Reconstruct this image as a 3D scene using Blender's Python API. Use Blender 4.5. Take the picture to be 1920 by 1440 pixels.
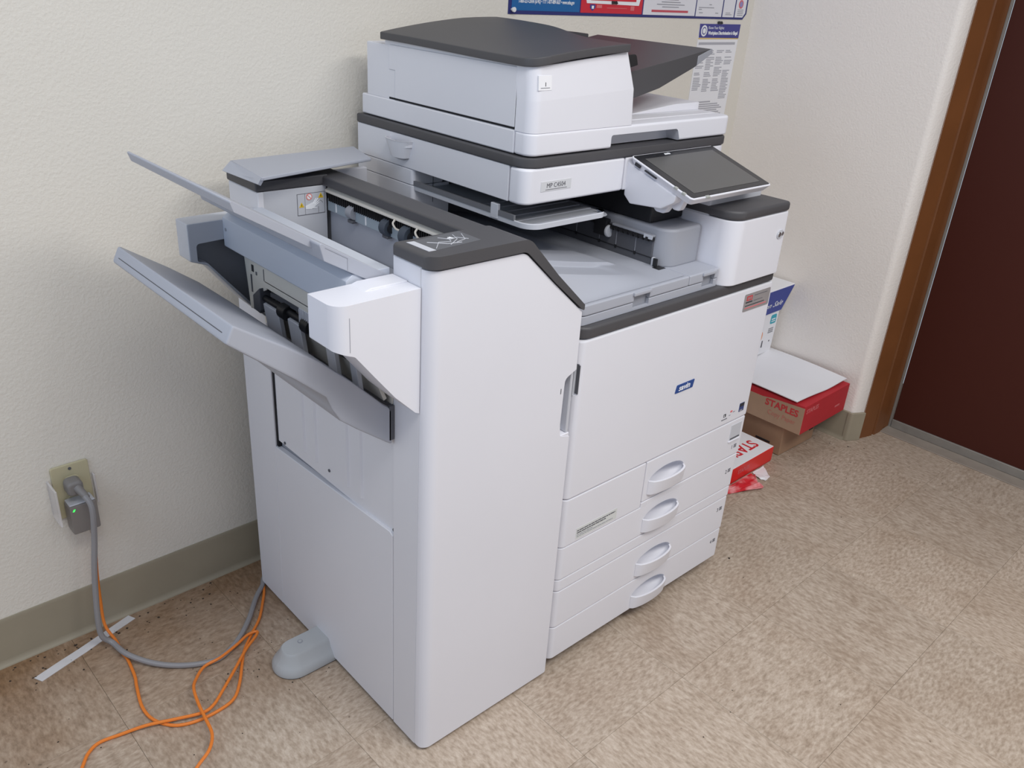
import bpy, bmesh, math, random
from mathutils import Vector, Matrix

random.seed(7)
for o in list(bpy.data.objects): bpy.data.objects.remove(o)
S = bpy.context.scene
COL = S.collection

# ------------------------------------------------------------------ camera, world, lights
cam_d = bpy.data.cameras.new('camera'); cam = bpy.data.objects.new('camera', cam_d); COL.objects.link(cam)
RX = Vector((0.7407222782, -0.6690407678, 0.0609504530))     # image right
RD = Vector((-0.2522366324, -0.3610508407, -0.8977855934))   # image down
RF = Vector((0.6226613749, 0.6496358531, -0.4361949915))     # view direction
CAMP = Vector((-0.99887371, -0.87970172, 1.30474152))
mw = Matrix.Identity(4)
for i in range(3):
    mw[i][0] = RX[i]; mw[i][1] = -RD[i]; mw[i][2] = -RF[i]; mw[i][3] = CAMP[i]
cam.matrix_world = mw
cam_d.sensor_fit = 'HORIZONTAL'; cam_d.sensor_width = 36.0
cam_d.lens = 36.0 * 1589.289 / 1920.0
cam_d.clip_start = 0.02
S.camera = cam
S.view_settings.view_transform = 'Standard'
S.view_settings.look = 'None'
S.view_settings.gamma = 1.0
S.view_settings.use_curve_mapping = False
S.view_settings.exposure = -0.05

TH = 0.0173                      # the room is turned this much against the copier
CT, ST = math.cos(TH), math.sin(TH)
def rm(s, q, z=0.0):             # room coordinates (along back wall, depth) -> world
    return Vector((s*CT - q*ST, s*ST + q*CT, z))

w = bpy.data.worlds.new('world'); S.world = w; w.use_nodes = True
w.node_tree.nodes['Background'].inputs[0].default_value = (0.80, 0.87, 1.0, 1)
w.node_tree.nodes['Background'].inputs[1].default_value = 0.50

def area(name, loc, target, sx, sy, power, color):
    d = bpy.data.lights.new(name, 'AREA'); d.shape = 'RECTANGLE'; d.size = sx; d.size_y = sy
    d.energy = power; d.color = color
    o = bpy.data.objects.new(name, d); COL.objects.link(o)
    o.location = loc
    o.rotation_euler = (Vector(target)-Vector(loc)).to_track_quat('-Z', 'Y').to_euler()
    return o
area('ceiling_light_left', rm(-0.75, -0.80, 2.40), rm(-0.75, -0.80, 0), 1.2, 0.6, 19.5, (1.0, 0.98, 0.945))
area('ceiling_light_right', rm(0.35, -1.50, 2.40), rm(0.35, -1.50, 0), 1.2, 0.6, 32.5, (1.0, 0.98, 0.945))
area('window_daylight', rm(-2.10, 0.05, 1.75), rm(0, 0.2, 1.0), 1.1, 0.8, 9.0, (0.60, 0.77, 1.0))

# ------------------------------------------------------------------ materials
def lin(c): c /= 255.0; return c/12.92 if c <= 0.04045 else ((c+0.055)/1.055)**2.4
def srgb(r, g, b): return (lin(r), lin(g), lin(b), 1)
MATS = {}
def mat(name, col, rough=0.5, metal=0.0, bump=0.0, bscale=400.0, var=0.0, vscale=6.0, spec=0.5, emit=0.0, trans=0.0, coat=0.0):
    if name in MATS: return MATS[name]
    m = bpy.data.materials.new(name); m.use_nodes = True
    nt = m.node_tree; b = nt.nodes['Principled BSDF']
    c = srgb(*col)
    b.inputs['Base Color'].default_value = c
    b.inputs['Roughness'].default_value = rough
    b.inputs['Metallic'].default_value = metal
    b.inputs['Specular IOR Level'].default_value = spec
    b.inputs['Coat Weight'].default_value = coat
    if trans: b.inputs['Transmission Weight'].default_value = trans
    if emit:
        b.inputs['Emission Color'].default_value = c; b.inputs['Emission Strength'].default_value = emit
    tc = nt.nodes.new('ShaderNodeTexCoord')
    if var:
        n = nt.nodes.new('ShaderNodeTexNoise'); n.inputs['Scale'].default_value = vscale; n.inputs['Detail'].default_value = 5
        nt.links.new(tc.outputs['Object'], n.inputs['Vector'])
        r = nt.nodes.new('ShaderNodeValToRGB')
        r.color_ramp.elements[0].position = 0.3; r.color_ramp.elements[1].position = 0.7
        k0, k1 = 1-var, 1+var*0.6
        r.color_ramp.elements[0].color = (c[0]*k0, c[1]*k0, c[2]*k0, 1)
        r.color_ramp.elements[1].color = (min(1, c[0]*k1), min(1, c[1]*k1), min(1, c[2]*k1), 1)
        nt.links.new(n.outputs['Fac'], r.inputs['Fac']); nt.links.new(r.outputs['Color'], b.inputs['Base Color'])
    if bump:
        n = nt.nodes.new('ShaderNodeTexNoise'); n.inputs['Scale'].default_value = bscale; n.inputs['Detail'].default_value = 3
        nt.links.new(tc.outputs['Object'], n.inputs['Vector'])
        bp = nt.nodes.new('ShaderNodeBump'); bp.inputs['Strength'].default_value = bump; bp.inputs['Distance'].default_value = 0.002
        nt.links.new(n.outputs['Fac'], bp.inputs['Height']); nt.links.new(bp.outputs['Normal'], b.inputs['Normal'])
    MATS[name] = m
    return m

WHITE = mat('white_plastic', (226, 226, 233), 0.42, var=0.02, vscale=3, bump=0.02, bscale=900)
WHITE2 = mat('white_side_plastic', (219, 219, 225), 0.5, var=0.02, vscale=3, bump=0.02, bscale=900)
GREYP = mat('pale_grey_plastic', (196, 198, 205), 0.5, var=0.03, vscale=4, bump=0.03, bscale=900)
GREYM = mat('mid_grey_plastic', (150, 152, 160), 0.5, var=0.03, vscale=4)
GREYD = mat('dark_grey_plastic', (88, 89, 95), 0.5, var=0.04, vscale=5)
DARK = mat('charcoal_plastic', (74, 73, 76), 0.5, var=0.05, vscale=5, bump=0.05, bscale=1200)
BLACK = mat('black_plastic', (30, 30, 33), 0.45)
GAP = mat('gap_black', (22, 22, 28), 0.9)
RUBBER = mat('black_rubber', (36, 36, 39), 0.7)
TRAYG = mat('tray_grey_plastic', (170, 173, 183), 0.5, var=0.03, vscale=4, bump=0.03, bscale=900)
CREAM = mat('cream_metal_plate', (222, 216, 206), 0.5, var=0.04)
SCREEN = mat('dark_glass_screen', (84, 83, 82), 0.28, var=0.03, spec=0.6, bump=0.01, bscale=1500)
BEZEL = mat('black_glossy_bezel', (26, 26, 30), 0.25, spec=0.6)
INK = mat('grey_ink', (98, 98, 104), 0.6)
INKD = mat('dark_ink', (44, 44, 50), 0.6)
INKL = mat('pale_ink', (150, 151, 158), 0.6)
BLUE = mat('badge_blue', (28, 70, 140), 0.4)
WINK = mat('white_ink', (238, 240, 244), 0.5)
REDI = mat('red_ink', (206, 48, 58), 0.5)
YEL = mat('yellow_ink', (226, 190, 40), 0.5)
SILV = mat('silver_sticker', (168, 163, 164), 0.35, metal=0.25, var=0.06, vscale=30)
LABEL = mat('clear_label', (214, 217, 216), 0.4)
CHROME = mat('bright_metal', (205, 205, 208), 0.25, metal=0.9)
PAPER = mat('white_paper', (236, 236, 240), 0.75, bump=0.05, bscale=60)
CARD = mat('brown_cardboard', (176, 146, 122), 0.85, var=0.08, vscale=14, bump=0.1, bscale=300)
CARD2 = mat('older_brown_cardboard', (166, 134, 108), 0.85, var=0.12, vscale=10, bump=0.1, bscale=300)
REDC = mat('red_printed_cardboard', (190, 40, 50), 0.7, var=0.08, vscale=12)
REDW = mat('red_ream_wrapper', (224, 44, 40), 0.4, var=0.06, vscale=12)
PINKR = mat('faded_red_ink', (214, 112, 116), 0.7)
BLUEC = mat('blue_printed_card', (44, 62, 152), 0.5)
TEAL = mat('teal_ink', (52, 166, 186), 0.5)
ORANGE = mat('orange_cable_jacket', (226, 126, 44), 0.42, bump=0.05, bscale=500)
CORDG = mat('grey_cord_jacket', (142, 140, 142), 0.5)
IVORY = mat('ivory_plate_plastic', (190, 182, 150), 0.45)
ADAPT = mat('grey_adapter_plastic', (132, 126, 122), 0.5)
LEDG = mat('green_led', (60, 230, 90), 0.4, emit=1.5)
FOOTG = mat('foot_grey_plastic', (172, 175, 178), 0.5, var=0.05, vscale=20)
TAPE = mat('white_tape', (208, 206, 208), 0.6, var=0.06, vscale=30)
CLEAR = mat('clear_plastic', (236, 232, 232), 0.2, spec=0.5); CLEAR.node_tree.nodes['Principled BSDF'].inputs['Alpha'].default_value = 0.5
BROWNF = mat('brown_painted_frame', (122, 75, 40), 0.45, var=0.10, vscale=8, bump=0.06, bscale=200)
GREYMET = mat('brushed_grey_metal', (160, 156, 150), 0.4, metal=0.5, var=0.08, vscale=30)
NAVY = mat('navy_poster_border', (40, 46, 112), 0.5)
PBLUE = mat('poster_blue', (24, 98, 160), 0.45)
PGREEN = mat('poster_green', (120, 180, 60), 0.5)
PRED = mat('poster_red', (206, 40, 58), 0.45)
PWHITE = mat('poster_white', (226, 226, 232), 0.5)
PURP = mat('poster_purple_blue', (62, 62, 140), 0.5)
PYEL = mat('poster_tan_line', (214, 186, 128), 0.6)
BASEB = mat('vinyl_cove_base', (158, 149, 130), 0.5, var=0.10, vscale=5)
SPECK = mat('dark_grit', (52, 42, 34), 0.9)

def wall_mat(name, col):
    m = mat(name, col, 0.85, var=0.025, vscale=2.5)
    nt = m.node_tree; b = nt.nodes['Principled BSDF']; tc = nt.nodes.new('ShaderNodeTexCoord')
    n = nt.nodes.new('ShaderNodeTexNoise'); n.inputs['Scale'].default_value = 165; n.inputs['Detail'].default_value = 3; n.inputs['Roughness'].default_value = 0.55
    r = nt.nodes.new('ShaderNodeValToRGB'); r.color_ramp.elements[0].position = 0.38; r.color_ramp.elements[1].position = 0.66
    nt.links.new(tc.outputs['Object'], n.inputs['Vector']); nt.links.new(n.outputs['Fac'], r.inputs['Fac'])
    bp = nt.nodes.new('ShaderNodeBump'); bp.inputs['Strength'].default_value = 0.23; bp.inputs['Distance'].default_value = 0.0018
    nt.links.new(r.outputs['Color'], bp.inputs['Height']); nt.links.new(bp.outputs['Normal'], b.inputs['Normal'])
    return m
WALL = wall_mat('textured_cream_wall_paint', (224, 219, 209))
WALL_LIT = wall_mat('textured_cream_wall_paint_lit', (243, 237, 231))  # same cream paint; the right wall's stronger light is put into the colour
CEIL = mat('white_ceiling', (236, 234, 228), 0.9, bump=0.2, bscale=60)

def door_mat():
    m = mat('maroon_painted_door', (70, 28, 18), 0.55, spec=0.3)
    nt = m.node_tree; b = nt.nodes['Principled BSDF']; tc = nt.nodes.new('ShaderNodeTexCoord')
    mp = nt.nodes.new('ShaderNodeMapping'); mp.inputs['Scale'].default_value = (1, 3.2, 13)
    n = nt.nodes.new('ShaderNodeTexNoise'); n.inputs['Scale'].default_value = 3.4; n.inputs['Detail'].default_value = 9; n.inputs['Roughness'].default_value = 0.75
    r = nt.nodes.new('ShaderNodeValToRGB'); r.color_ramp.elements[0].position = 0.70; r.color_ramp.elements[1].position = 0.82
    r.color_ramp.elements[0].color = srgb(70, 28, 18); r.color_ramp.elements[1].color = srgb(128, 92, 82)
    nt.links.new(tc.outputs['Object'], mp.inputs['Vector']); nt.links.new(mp.outputs['Vector'], n.inputs['Vector'])
    nt.links.new(n.outputs['Fac'], r.inputs['Fac']); nt.links.new(r.outputs['Color'], b.inputs['Base Color'])
    return m
DOOR = door_mat()

def tile_mat():
    m = bpy.data.materials.new('speckled_vinyl_tile'); m.use_nodes = True
    nt = m.node_tree; N = nt.nodes; L = nt.links; b = N['Principled BSDF']
    b.inputs['Roughness'].default_value = 0.5
    tc = N.new('ShaderNodeTexCoord'); oi = N.new('ShaderNodeObjectInfo'); geo = N.new('ShaderNodeNewGeometry')
    off = N.new('ShaderNodeVectorMath'); off.operation = 'SCALE'; off.inputs[0].default_value = (37, 91, 13)
    L.new(oi.outputs['Random'], off.inputs['Scale'])
    add = N.new('ShaderNodeVectorMath'); add.operation = 'ADD'
    L.new(tc.outputs['Object'], add.inputs[0]); L.new(off.outputs[0], add.inputs[1])
    mp = N.new('ShaderNodeMapping'); mp.inputs['Scale'].default_value = (1.0, 0.42, 1.0); L.new(add.outputs[0], mp.inputs['Vector'])
    n1 = N.new('ShaderNodeTexNoise'); n1.inputs['Scale'].default_value = 145; n1.inputs['Detail'].default_value = 4; n1.inputs['Roughness'].default_value = 0.62
    L.new(mp.outputs[0], n1.inputs['Vector'])
    r1 = N.new('ShaderNodeValToRGB')
    e = r1.color_ramp.elements
    e[0].position = 0.30; e[0].color = srgb(154, 137, 120)
    e[1].position = 0.70; e[1].color = srgb(200, 186, 170)
    x = r1.color_ramp.elements.new(0.45); x.color = srgb(174, 157, 140)
    x = r1.color_ramp.elements.new(0.57); x.color = srgb(187, 171, 155)
    L.new(n1.outputs['Fac'], r1.inputs['Fac'])
    # per-tile tone
    mr = N.new('ShaderNodeMapRange'); mr.inputs['To Min'].default_value = 0.95; mr.inputs['To Max'].default_value = 1.04
    L.new(oi.outputs['Random'], mr.inputs['Value'])
    mul = N.new('ShaderNodeVectorMath'); mul.operation = 'SCALE'; L.new(r1.outputs['Color'], mul.inputs[0]); L.new(mr.outputs[0], mul.inputs['Scale'])
    # ingrained dirt towards the back wall and in blotches
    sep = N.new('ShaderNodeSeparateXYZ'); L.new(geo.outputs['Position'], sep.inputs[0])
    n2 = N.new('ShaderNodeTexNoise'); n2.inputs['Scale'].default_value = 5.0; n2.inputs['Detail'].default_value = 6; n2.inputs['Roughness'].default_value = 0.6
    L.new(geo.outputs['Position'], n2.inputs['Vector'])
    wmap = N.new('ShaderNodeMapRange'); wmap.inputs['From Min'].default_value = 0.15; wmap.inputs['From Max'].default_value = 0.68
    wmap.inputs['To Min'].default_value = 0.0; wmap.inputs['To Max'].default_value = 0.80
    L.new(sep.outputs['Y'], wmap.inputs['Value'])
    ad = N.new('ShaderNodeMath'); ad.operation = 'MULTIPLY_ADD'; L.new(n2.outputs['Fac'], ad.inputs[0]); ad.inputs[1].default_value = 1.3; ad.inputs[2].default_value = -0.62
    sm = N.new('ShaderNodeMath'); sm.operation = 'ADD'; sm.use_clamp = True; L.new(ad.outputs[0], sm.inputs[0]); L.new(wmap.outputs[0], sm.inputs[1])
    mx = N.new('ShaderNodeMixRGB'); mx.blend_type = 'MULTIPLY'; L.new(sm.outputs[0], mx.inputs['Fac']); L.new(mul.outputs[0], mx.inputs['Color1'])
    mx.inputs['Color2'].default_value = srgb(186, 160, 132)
    # small dark specks
    v = N.new('ShaderNodeTexNoise'); v.inputs['Scale'].default_value = 46; v.inputs['Detail'].default_value = 2; L.new(geo.outputs['Position'], v.inputs['Vector'])
    vr = N.new('ShaderNodeValToRGB'); vr.color_ramp.elements[0].position = 0.735; vr.color_ramp.elements[1].position = 0.79
    vr.color_ramp.elements[1].color = (0.75, 0.75, 0.75, 1)
    L.new(v.outputs['Fac'], vr.inputs['Fac'])
    m3 = N.new('ShaderNodeMixRGB'); L.new(vr.outputs['Color'], m3.inputs['Fac']); L.new(mx.outputs[0], m3.inputs['Color1']); m3.inputs['Color2'].default_value = srgb(84, 66, 54)
    L.new(m3.outputs[0], b.inputs['Base Color'])
    return m
TILE = tile_mat()

# ------------------------------------------------------------------ geometry helpers
def rp(pts, n=5):
    """polygon with rounded corners: pts are (a, b) or (a, b, radius)"""
    out = []; N = len(pts)
    for i, p in enumerate(pts):
        r = p[2] if len(p) > 2 else 0
        P = Vector((p[0], p[1]))
        if r <= 0: out.append((P.x, P.y)); continue
        A = Vector(pts[i-1][:2]) - P; B = Vector(pts[(i+1) % N][:2]) - P
        la, lb = A.length, B.length; A.normalize(); B.normalize()
        ang = A.angle(B); t = min(r/math.tan(ang/2), la*0.49, lb*0.49); rr = t*math.tan(ang/2)
        c = P + (A+B).normalized()*(rr/math.sin(ang/2))
        p0 = P + A*t; p1 = P + B*t
        a0 = math.atan2(p0.y-c.y, p0.x-c.x); a1 = math.atan2(p1.y-c.y, p1.x-c.x)
        d = (a1-a0+math.pi) % (2*math.pi) - math.pi
        for k in range(n+1):
            a = a0 + d*k/n; out.append((c.x+rr*math.cos(a), c.y+rr*math.sin(a)))
    return out

def bevel_sharp(bm, off, segs=2, ang=28, sel=None):
    bm.normal_update(); es = []
    for e in bm.edges:
        if len(e.link_faces) == 2 and e.calc_face_angle(0) > math.radians(ang):
            if sel is None or sel(e.verts[0].co, e.verts[1].co): es.append(e)
    if es: bmesh.ops.bevel(bm, geom=es, offset=off, segments=segs, profile=0.5, affect='EDGES', clamp_overlap=True)

def bm_box(x0, x1, y0, y1, z0, z1, bv=0.0, segs=2):
    bm = bmesh.new()
    vs = [bm.verts.new((x, y, z)) for z in (z0, z1) for x, y in ((x0, y0), (x1, y0), (x1, y1), (x0, y1))]
    for f in ((3, 2, 1, 0), (4, 5, 6, 7), (0, 1, 5, 4), (1, 2, 6, 5), (2, 3, 7, 6), (3, 0, 4, 7)): bm.faces.new([vs[i] for i in f])
    if bv: bevel_sharp(bm, bv, segs)
    return bm

def bm_prism(poly, axis, a, b, bv=0.0, segs=2, sel=None):
    bm = bmesh.new()
    def P(p, t): return {'x': (t, p[0], p[1]), 'y': (p[0], t, p[1]), 'z': (p[0], p[1], t)}[axis]
    v0 = [bm.verts.new(P(p, a)) for p in poly]; v1 = [bm.verts.new(P(p, b)) for p in poly]
    n = len(poly)
    bm.faces.new(v0); bm.faces.new(list(reversed(v1)))
    for i in range(n): bm.faces.new((v0[i], v1[i], v1[(i+1) % n], v0[(i+1) % n]))
    bmesh.ops.recalc_face_normals(bm, faces=bm.faces[:])
    if bv: bevel_sharp(bm, bv, segs, sel=sel)
    return bm

def bm_cyl(p0, p1, r0, r1=None, n=16, bv=0.0):
    r1 = r0 if r1 is None else r1
    p0, p1 = Vector(p0), Vector(p1); d = (p1-p0).normalized()
    u = d.orthogonal().normalized(); v = d.cross(u)
    bm = bmesh.new()
    c0 = [bm.verts.new(p0+(u*math.cos(2*math.pi*i/n)+v*math.sin(2*math.pi*i/n))*r0) for i in range(n)]
    c1 = [bm.verts.new(p1+(u*math.cos(2*math.pi*i/n)+v*math.sin(2*math.pi*i/n))*r1) for i in range(n)]
    bm.faces.new(list(reversed(c0))); bm.faces.new(c1)
    for i in range(n): bm.faces.new((c0[i], c0[(i+1) % n], c1[(i+1) % n], c1[i]))
    bmesh.ops.recalc_face_normals(bm, faces=bm.faces[:])
    if bv: bevel_sharp(bm, bv, 2)
    return bm

def smooth_path(pts, k=6):
    P = [Vector(p) for p in pts]; out = []
    for i in range(len(P)-1):
        p0 = P[max(i-1, 0)]; p1 = P[i]; p2 = P[i+1]; p3 = P[min(i+2, len(P)-1)]
        for j in range(k):
            t = j/k
            out.append(0.5*((2*p1)+(p2-p0)*t+(2*p0-5*p1+4*p2-p3)*t*t+(3*p1-p0-3*p2+p3)*t**3))
    out.append(P[-1]); return out

def bm_tube(pts, r, n=8, k=6):
    path = smooth_path(pts, k) if k else [Vector(p) for p in pts]
    bm = bmesh.new(); rings = []; u = None
    for i, p in enumerate(path):
        t = (path[min(i+1, len(path)-1)]-path[max(i-1, 0)]).normalized()
        if u is None: u = t.orthogonal().normalized()
        u = (u - t*u.dot(t)).normalized(); v = t.cross(u)
        rings.append([bm.verts.new(p+(u*math.cos(2*math.pi*j/n)+v*math.sin(2*math.pi*j/n))*r) for j in range(n)])
    for a, b in zip(rings, rings[1:]):
        for j in range(n): bm.faces.new((a[j], a[(j+1) % n], b[(j+1) % n], b[j]))
    bm.faces.new(list(reversed(rings[0]))); bm.faces.new(rings[-1])
    bmesh.ops.recalc_face_normals(bm, faces=bm.faces[:])
    return bm

_fonts = {}
def bm_text(txt, size, origin, xd, yd, depth=0.0004, bold=0.0, shear=0.0, align='LEFT', width=None):
    c = bpy.data.curves.new('txt', 'FONT'); c.body = txt; c.size = size; c.extrude = depth/2; c.offset = bold; c.shear = shear
    c.align_x = align; c.resolution_u = 3
    o = bpy.data.objects.new('txt', c); COL.objects.link(o)
    dg = bpy.context.evaluated_depsgraph_get()
    me = bpy.data.meshes.new_from_object(o.evaluated_get(dg))
    bpy.data.objects.remove(o); bpy.data.curves.remove(c)
    bm = bmesh.new(); bm.from_mesh(me); bpy.data.meshes.remove(me)
    xd = Vector(xd).normalized(); yd = Vector(yd).normalized(); nd = xd.cross(yd)
    if width and len(bm.verts):
        xs = [v.co.x for v in bm.verts]; sc = width/(max(xs)-min(xs))
        x0 = min(xs) if align == 'LEFT' else 0
        for v in bm.verts: v.co.x = (v.co.x-x0)*sc
    M = Matrix((xd, yd, nd)).transposed().to_4x4(); M.translation = Vector(origin)
    bm.transform(M)
    return bm

class MB:
    """collects shapes with a material each and builds ONE mesh object"""
    def __init__(self): self.v = []; self.f = []; self.mi = []; self.mats = []; self.sm = []
    def add(self, bm, m, M=None, smooth=True):
        if m not in self.mats: self.mats.append(m)
        k = self.mats.index(m); base = len(self.v)
        if M is not None: bm.transform(M)
        bm.verts.index_update()
        self.v += [v.co.copy() for v in bm.verts]
        for f in bm.faces:
            self.f.append([base+v.index for v in f.verts]); self.mi.append(k)
        bm.free(); return self
    def box(self, x0, x1, y0, y1, z0, z1, m, bv=0.0, segs=2): return self.add(bm_box(x0, x1, y0, y1, z0, z1, bv, segs), m)
    def prism(self, poly, axis, a, b, m, bv=0.0, segs=2): return self.add(bm_prism(poly, axis, a, b, bv, segs), m)
    def cyl(self, p0, p1, r, m, r1=None, n=16, bv=0.0): return self.add(bm_cyl(p0, p1, r, r1, n, bv), m)
    def tube(self, pts, r, m, n=8, k=6): return self.add(bm_tube(pts, r, n, k), m)
    def text(self, *a, m=None, **k): return self.add(bm_text(*a, **k), m)
    def xf(self, M): self.v = [M @ v for v in self.v]; return self
    def build(self, name, parent=None, label=None, kind=None, ang=35, wn=True):
        me = bpy.data.meshes.new(name)
        root = ORIG.get(parent.name, Vector((0, 0, 0))) if parent else None
        if root is None:
            n = len(self.v); lo = Vector([min(v[i] for v in self.v) for i in range(3)]); hi = Vector([max(v[i] for v in self.v) for i in range(3)])
            root = Vector(((lo.x+hi.x)/2, (lo.y+hi.y)/2, lo.z)); loc = root
        else: loc = Vector((0, 0, 0))
        me.from_pydata([v-root for v in self.v], [], self.f)
        for m in self.mats: me.materials.append(m)
        me.polygons.foreach_set('material_index', self.mi)
        me.polygons.foreach_set('use_smooth', [True]*len(me.polygons))
        me.update(); me.set_sharp_from_angle(angle=math.radians(ang))
        o = bpy.data.objects.new(name, me); COL.objects.link(o); o.location = loc
        if wn and len(me.polygons) < 6000:
            md = o.modifiers.new('flat', 'WEIGHTED_NORMAL'); md.keep_sharp = True; md.weight = 100
        if parent: o.parent = parent
        ORIG[o.name] = root
        if label: o['label'] = label
        if kind: o['kind'] = kind
        return o
ORIG = {}
def empty(name, loc, label, cat, group=None):
    o = bpy.data.objects.new(name, None); COL.objects.link(o); o.location = loc; o.empty_display_size = 0.05
    ORIG[o.name] = Vector(loc); tag(o, label, cat, group); return o
def tag(o, label, cat, group=None):
    o['label'] = label; o['category'] = cat
    if group: o['group'] = group
    return o
def boolean(o, cut, op='DIFFERENCE'):
    """cut a bmesh (world coordinates) out of an object; the cut faces take the cutter's material"""
    me = bpy.data.meshes.new('cut'); root = ORIG[o.name]
    bmesh.ops.translate(cut, verts=cut.verts[:], vec=-root); bmesh.ops.recalc_face_normals(cut, faces=cut.faces[:]); cut.to_mesh(me); cut.free()
    me.materials.append(o.data.materials[0])
    c = bpy.data.objects.new('cut', me); COL.objects.link(c)
    c.matrix_world = o.matrix_world.copy() if not o.parent else Matrix.Translation(root)
    bpy.context.view_layer.update()
    o.modifiers.clear(); md = o.modifiers.new('b', 'BOOLEAN'); md.object = c; md.operation = op; md.solver = 'EXACT'
    dg = bpy.context.evaluated_depsgraph_get()
    new = bpy.data.meshes.new_from_object(o.evaluated_get(dg))
    o.modifiers.clear(); o.modifiers.new('flat', 'WEIGHTED_NORMAL').keep_sharp = True; old = o.data; nm = old.name; o.data = new; bpy.data.meshes.remove(old); new.name = nm
    new.polygons.foreach_set('use_smooth', [True]*len(new.polygons)); new.set_sharp_from_angle(angle=math.radians(35))
    bpy.data.objects.remove(c); bpy.data.meshes.remove(me)
def soften(o, w_, segs=3, ang=50):
    o.modifiers.clear(); md = o.modifiers.new('soft', 'BEVEL'); md.width = w_; md.segments = segs; md.limit_method = 'ANGLE'; md.angle_limit = math.radians(ang)
    md.harden_normals = False; o.modifiers.new('flat', 'WEIGHTED_NORMAL').keep_sharp = True
def bm_ellipsoid(c, r, n=24):
    bm = bmesh.new(); bmesh.ops.create_uvsphere(bm, u_segments=n, v_segments=n//2, radius=1.0)
    bmesh.ops.scale(bm, vec=Vector(r), verts=bm.verts[:]); bmesh.ops.translate(bm, vec=Vector(c), verts=bm.verts[:]); return bm

RM = Matrix.Rotation(TH, 4, 'Z')      # room frame -> world for whole builders
# ------------------------------------------------------------------ the setting
Q0 = 0.7147; SR = 1.487
b = MB(); b.box(-2.7, 2.1, -2.3, 0.85, -0.06, -0.003, mat('dark_tile_joint', (146, 128, 110), 0.8)); b.xf(RM)
floor = b.build('floor', kind='structure')
tm = None; T = 0.3048
for i in range(-13, 3):
    for j in range(-7, 4):
        s0 = 1.4324 + i*T; q0 = -0.190 + j*T
        sc, qc = s0+T/2, q0+T/2
        if sc > 1.85 or sc < -2.6 or qc > 0.86: continue
        if tm is None:
            bm = bm_box(-T/2+0.0002, T/2-0.0002, -T/2+0.0002, T/2-0.0002, -0.003, 0.0, 0.0004, 1)
            tm = bpy.data.meshes.new('tile'); bm.to_mesh(tm); bm.free(); tm.materials.append(TILE)
        o = bpy.data.objects.new('tile', tm); COL.objects.link(o); o.parent = floor
        p = rm(sc, qc) - ORIG['floor']; o.location = (p.x, p.y, p.z)
        o.rotation_euler = (0, 0, TH + (math.pi/2 if (i+j) % 2 else 0))
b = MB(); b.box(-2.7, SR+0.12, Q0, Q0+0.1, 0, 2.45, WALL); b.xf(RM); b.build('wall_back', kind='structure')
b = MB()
b.prism(rp([(SR, Q0), (SR, 0.098, 0.02), (1.526, 0.0765), (1.60, 0.0765), (1.60, Q0)]), 'z', 0, 2.45, WALL_LIT); b.xf(RM)
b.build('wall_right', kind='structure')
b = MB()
b.prism([(SR, -0.955), (1.526, -0.93), (1.62, -0.93), (1.62, -2.3), (SR, -2.3)], 'z', 0, 2.45, WALL_LIT)
b.box(1.50, 1.60, -0.98, 0.10, 2.13, 2.45, WALL_LIT); b.xf(RM)
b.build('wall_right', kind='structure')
# cove base
prof = [(Q0, 0), (Q0-0.014, 0), (Q0-0.013, 0.004), (Q0-0.006, 0.014), (Q0-0.0045, 0.10), (Q0-0.003, 0.107), (Q0, 0.107)]
b = MB(); b.prism(prof, 'x', -2.7, SR, BASEB); b.xf(RM); b.build('baseboard_back', kind='structure')
b = MB()
sect = [(0, 0), (-0.014, 0), (-0.013, 0.004), (-0.006, 0.014), (-0.0045, 0.098), (0, 0.1)]
b.prism([(SR+x, z) for x, z in sect], 'y', 0.104, Q0, BASEB)
poly = rp([(SR-0.008, 0.11), (SR-0.008, 0.094, 0.012), (1.523, 0.069), (1.526, 0.077), (SR, 0.1)])
b.prism(poly, 'z', 0, 0.1, BASEB, 0.0015, 1); b.xf(RM); b.build('baseboard_right', kind='structure')
# door, frame and threshold
b = MB(); b.box(1.703, 1.745, -0.905, 0.046, 0.012, 2.09, DOOR, 0.002, 1); b.xf(RM)
door = b.build('door_1', kind='structure')
b = MB(); b.box(1.696, 1.703, -0.895, 0.044, 0.004, 0.032, GREYMET, 0.001, 1); b.xf(RM); b.build('door_sweep', door, label='grey metal sweep along the bottom of the door')
b = MB()
J = rp([(1.523, 0.0775, 0.003), (1.588, 0.0585), (1.590, 0.0640), (1.598, 0.0640), (1.600, 0.0555), (1.652, 0.052, 0.004), (1.656, 0.058), (1.694, 0.0535), (1.703, 0.0535), (1.703, 0.13), (1.523, 0.13)])
b.prism(J, 'z', 0, 2.13, BROWNF)
b.prism([(1.523, -0.93), (1.60, -0.925), (1.652, -0.91), (1.703, -0.91), (1.703, -0.98), (1.523, -0.98)], 'z', 0, 2.13, BROWNF)
b.box(1.523, 1.703, -0.98, 0.13, 2.092, 2.14, BROWNF); b.xf(RM)
fr = b.build('trim_1', kind='structure')
b = MB(); b.box(1.6945, 1.7025, 0.0465, 0.0535, 0.0, 2.09, GREYMET, 0.001, 1); b.xf(RM); b.build('weatherstrip', fr, label='pale strip between frame and door')
b = MB(); b.box(1.640, 1.745, -0.91, 0.055, 0.0, 0.0035, mat('worn_threshold', (150, 140, 130), 0.55, var=0.1, vscale=20), 0.001, 1); b.xf(RM); b.build('trim_2', kind='structure')

# ------------------------------------------------------------------ the photocopier
W = 0.588
COP = empty('photocopier', (0.13, 0.33, 0), 'large white office photocopier with docked stapling finisher, standing on the tile floor', 'photocopier')

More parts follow.
